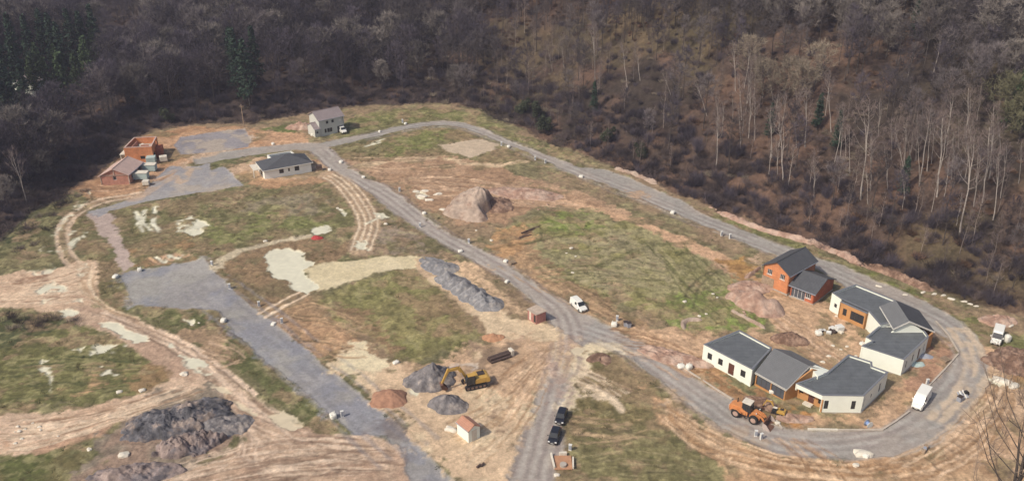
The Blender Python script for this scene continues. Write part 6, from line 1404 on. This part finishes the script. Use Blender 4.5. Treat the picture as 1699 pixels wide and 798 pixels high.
# the wood ---------------------------------------------------------
pts = []
r = np.random.RandomState(77)
xs = np.arange(-330, 260, 4.2); ys = np.arange(95, 620, 4.2); XX, YY = np.meshgrid(xs, ys); XX = (XX+r.uniform(-2.1, 2.1, XX.shape)).ravel(); YY = (YY+r.uniform(-2.1, 2.1, YY.shape)).ravel()
D = -poly_sd(XX, YY, SITE); ZZ = height(XX, YY); ok, dep = inframe(XX, YY, ZZ+8, 60); ok &= D > 5
base_p = np.where(XX > 0, .70+.25*sstep(45, 90, D), .62+.2*sstep(6, 30, D))*(.45+1.1*sstep(.36, .55, fbm(XX, YY, 38, 900, 3))); base_p = np.where((XX > -40) & (XX <= 0), .6+.25*sstep(10, 60, D), base_p)
base_p = base_p*sstep(4, 9, D)*np.where(dep > 330, .8, 1)
ok &= r.rand(len(XX)) < base_p
px_, py_, _ = project(XX, YY, ZZ+1)
ok &= ~((px_ < 75) & (py_ > 150) & (py_ < 178))        # small clearing round the far white building
for (b_, t_) in BL: ok &= np.hypot(px_-b_[0], (py_-b_[1])*1.6) > 5
for (kx, ky, kpx, kpy, kr) in KEEP:
    ok &= np.hypot(XX-kx, YY-ky) > 6
    ok &= ~((np.abs(px_-kpx) < kr) & (py_ > kpy-2) & (py_ < kpy+42))
X1, Y1, Z1, D1, E1 = XX[ok], YY[ok], ZZ[ok], D[ok], dep[ok]
X1 = X1
kind = np.where((X1 > 0) & (D1 < 60), r.randint(4, 7, len(X1)), np.where(r.rand(len(X1)) < .66, r.randint(0, 4, len(X1)), r.randint(4, 7, len(X1))))
kind = np.where((X1 > -10) & (D1 < 46) & (r.rand(len(X1)) < .72), 9+r.randint(0, 3, len(X1)), kind)
kind = np.where((X1 < 5) & (kind < 9) & (r.rand(len(X1)) < .6), np.where(r.rand(len(X1)) < .5, 1, 5), kind)
sc = r.uniform(.72, 1.08, len(X1))*np.where(D1 < 12, .7, 1); sc = np.where((X1 > -30) & (kind > 3), sc*.82, sc)
order = np.argsort(E1/sc); VAR = OAK+TALL+DOME+SAP; kind = np.where((kind < 4) & (r.rand(len(kind)) < np.where((X1 > 10) & (D1 > 60), .7, .28)), 7+r.randint(0, 2, len(kind)), kind)
near = order[:300]; far = order[300:]
for i in near:
    left = X1[i] < -70; mid = X1[i] < 0
    lab = 'bare dark tree in the wood on the left behind the brick shells' if left else ('bare grey tree in the dark wood at the head of the site' if mid else 'bare brown tree on the wooded slope at the right above the road')
    tree(VAR[kind[i]], float(X1[i]), float(Y1[i]), float(Z1[i])-.3, float(sc[i]), 'bare_tree', lab, 'tree', 'bare trees of the left wood' if left else ('bare trees at the head of the site' if mid else 'bare trees of the right slope'))
def scatter(name, label, cat, X, Y, Z_, var, s, rz, sources, tilt=None):
    me = bpy.data.meshes.new(name); me.from_pydata([(float(a), float(b), float(c)) for a, b, c in zip(X, Y, Z_)], [], [])
    for nm, arr, ty in (('var', var, 'INT'), ('sc', s, 'FLOAT'), ('rz', rz, 'FLOAT')):
        a = me.attributes.new(nm, ty, 'POINT'); a.data.foreach_set('value', np.asarray(arr, np.int32 if ty == 'INT' else np.float32))
    o = bpy.data.objects.new(name, me); col.objects.link(o); tag(o, label, cat, kind='stuff')
    g = bpy.data.node_groups.new(name, 'GeometryNodeTree'); g.interface.new_socket('Geometry', in_out='INPUT', socket_type='NodeSocketGeometry'); g.interface.new_socket('Geometry', in_out='OUTPUT', socket_type='NodeSocketGeometry')
    N = g.nodes; L = g.links; gi = N.new('NodeGroupInput'); go = N.new('NodeGroupOutput'); J = N.new('GeometryNodeJoinGeometry')
    def attr(nm, ty): a = N.new('GeometryNodeInputNamedAttribute'); a.data_type = ty; a.inputs['Name'].default_value = nm; return [x for x in a.outputs if x.enabled][0]
    av, as_, ar_ = attr('var', 'INT'), attr('sc', 'FLOAT'), attr('rz', 'FLOAT')
    cx = N.new('ShaderNodeCombineXYZ'); L.new(ar_, cx.inputs[2]); er = N.new('FunctionNodeEulerToRotation'); L.new(cx.outputs[0], er.inputs[0])
    cs_ = N.new('ShaderNodeCombineXYZ'); [L.new(as_, cs_.inputs[q]) for q in range(3)]
    for i, objs in enumerate(sources):
        jj = N.new('GeometryNodeJoinGeometry')
        for ob_ in objs:
            oi = N.new('GeometryNodeObjectInfo'); oi.transform_space = 'ORIGINAL'; oi.inputs['Object'].default_value = ob_; oi.inputs['As Instance'].default_value = False; L.new(oi.outputs['Geometry'], jj.inputs[0])
        cmp_ = N.new('FunctionNodeCompare'); cmp_.data_type = 'INT'; cmp_.operation = 'EQUAL'; L.new(av, cmp_.inputs[2]); cmp_.inputs[3].default_value = i
        ip = N.new('GeometryNodeInstanceOnPoints'); L.new(gi.outputs[0], ip.inputs['Points']); L.new(cmp_.outputs[0], ip.inputs['Selection']); L.new(jj.outputs[0], ip.inputs['Instance']); L.new(er.outputs[0], ip.inputs['Rotation']); L.new(cs_.outputs[0], ip.inputs['Scale']); L.new(ip.outputs[0], J.inputs[0])
    L.new(J.outputs[0], go.inputs[0]); md = o.modifiers.new('scatter', 'NODES'); md.node_group = g; return o
src = []
for v in VAR:     # the meshes of trees that stand in the scene
    f = [o for o in col.objects if o.type == 'MESH' and o.data == v[0]]; c_ = [o for o in col.objects if o.type == 'MESH' and o.data == v[1]]
    if not f:
        i = far[0]; t = tree(v, float(X1[i]), float(Y1[i])+2, float(Z1[i]), .9, 'bare_tree', 'bare brown tree on the wooded slope at the right above the road', 'tree', 'bare trees of the right slope'); f = [t.children[0]]; c_ = [t.children[1]]
    src.append([f[0], c_[0]])
scatter('far_woodland', 'bare winter trees of the far wood reading as one mass up the hillside', 'woodland', X1[far], Y1[far], Z1[far]-.3, kind[far], sc[far], r.uniform(0, 6.28, len(far)), src)
# brush
BUS = [bush(61, 2.6, 2.8, n=300, w=.05), bush(62, 2.0, 2.4, n=260, w=.05), bush(63, 3.4, 2.4, 'twig_purple', 300, .05), bush(64, 1.6, 2.2, 'twig_red', 380, .10), bush(65, 1.4, 1.8, 'twig_tan', 300, .06)]
bo = []
for k, (me, px, lab) in enumerate(zip(BUS, [(1560,470),(1480,440),(1300,372),(1600,440),(1452,350)], ['tangled bare bush at the wood foot behind the white stones','low bare bush at the wood foot above the northern modern house','dark purple bush at the wood foot left above the brick house','rust coloured bracken patch at the wood foot on the right','pale dry grass tussock under the forked birch'])):
    p = hit(*px); o = bpy.data.objects.new('bush', me); col.objects.link(o); o.location = (p[0], p[1], p[2]); tag(o, lab, 'bush'); bo.append([o])
n = 46000; bx = r.uniform(-260, 240, n); by = r.uniform(95, 480, n); bd = -poly_sd(bx, by, SITE); bz = height(bx, by); ok, dep = inframe(bx, by, bz+1, 30)
left = bx < -60
pb = np.where(bd < 1.5, 0, np.where(bd < 24, .95, np.where(bx > -20, .42, .22)))*np.where(bd > 170, .3, 1)
ok &= r.rand(n) < pb; bx, by, bz, bd = bx[ok], by[ok], bz[ok], bd[ok]
nn3 = fbm(bx, by, 14, 700, 3)
bv = np.where(nn3 > .56, 3, np.where(nn3 < .42, 4, r.randint(0, 3, len(bx)))); bv = np.where(bd < 22, np.where(r.rand(len(bx)) < .85, r.randint(0, 3, len(bx)), bv), bv)
bs_ = r.uniform(.4, 1.15, len(bx))*np.where(bd < 20, 1.05, .75)
scatter('undergrowth', 'tangled brown brush, bracken and brambles under the bare trees', 'undergrowth', bx, by, bz-.1, bv, bs_, r.uniform(0, 6.28, len(bx)), bo)
# scrub on the left verge and rough tufts on the plots
n = 9000; tx = r.uniform(-150, 100, n); ty = r.uniform(100, 290, n); ii = np.clip(np.searchsorted(gx, tx), 1, NX-1); jj_ = np.clip(np.searchsorted(gy, ty), 1, NY-1)
cl_ = CL[jj_, ii]; dd_ = DS[jj_, ii]; q = fbm(tx, ty, 9, 800, 3); ok = (cl_ == 1) & (q > .50); q2_ = fbm(tx, ty, 3, 810, 2)
tx, ty, tz = tx[ok], ty[ok], Z[jj_, ii][ok]; hv = r.rand(len(tx)) < .5
TUF = [bush(71, .5, .8, mat('dry_tuft', (.20, .175, .085), .95, .3, .6, rnd=.4), 60, .07), bush(72, .4, .7, mat('green_tuft', (.085, .105, .045), .95, .3, .6, rnd=.4), 60, .08)]
to = []
for me, px, lab in zip(TUF, [(1010,700),(620,540)], ['dry grass tuft on the verge right of the bottom road','green grass tuft on the green plot in the middle']):
    x, y, z = G(*px); o = bpy.data.objects.new('grass_tuft', me); col.objects.link(o); o.location = (x, y, z); tag(o, lab, 'grass tuft'); to.append([o])
scatter('grass_tufts', 'rough dry and green grass tufts over the open plots', 'grass', tx, ty, tz-.03, hv.astype(int), r.uniform(.6, 1.3, len(tx)), r.uniform(0, 6.28, len(tx)), to)
ok = (DS[jj_, ii] > 0)
sx = np.array([hit(*p) for p in [(20,345),(45,350),(70,340),(95,345),(30,365),(60,362),(85,358),(110,335),(130,325),(15,385),(40,385),(100,330),(60,405),(30,415),(80,380),(140,318),(10,530),(40,535),(75,530),(100,528),(125,535),(55,545),(20,545)]])
scatter('verge_scrub', 'low scrub along the left verge and the dirt track', 'scrub', sx[:, 0], sx[:, 1], sx[:, 2]-.1, [1, 4, 1, 0, 1, 4, 1]*3+[1, 4], r.uniform(.7, 1.1, len(sx)), r.uniform(0, 6, len(sx)), bo)
# foreground tree at the lower right
fg = bare(91, 23, 8.5, .14, nl=28, nb=8, ntw=8, trunk_r=.34, up=1.8, tw=.06, fork=4, bark='bark', twig=mat('thin_twigs', (.25, .19, .15), .95, .2, .5), lean=.4)
p = W(1657, 888); tree(fg, float(p[0]), float(p[1]), -.2, 1.0, 'bare_tree', 'tall bare tree standing close at the lower right corner', 'tree', rz=1.0)
fg2 = bare(92, 17, 4.5, .3, nl=14, nb=5, ntw=5, trunk_r=.2, up=1.5, tw=.05, fork=1, twig='twig_birch')
p = W(1725, 860); tree(fg2, float(p[0]), float(p[1]), -.2, 1.0, 'bare_tree', 'slighter bare tree behind the close one at the lower right edge', 'tree', rz=2.0)
# ------------------------------------------------------------------ haze
hb = MB(); hb.box((0, 500, 70), (2900, 2600, 180)); hz = hb.build('haze', M['dark']); hz.data.materials.clear()
hm = bpy.data.materials.new('haze_air'); hm.use_nodes = True; n_ = hm.node_tree.nodes; n_.clear(); out = n_.new('ShaderNodeOutputMaterial'); pv = n_.new('ShaderNodeVolumePrincipled')
pv.inputs['Color'].default_value = (.80, .80, 1, 1); pv.inputs['Density'].default_value = .00022; hm.node_tree.links.new(pv.outputs[0], out.inputs['Volume']); hz.data.materials.append(hm); tag(hz, kind='stuff')
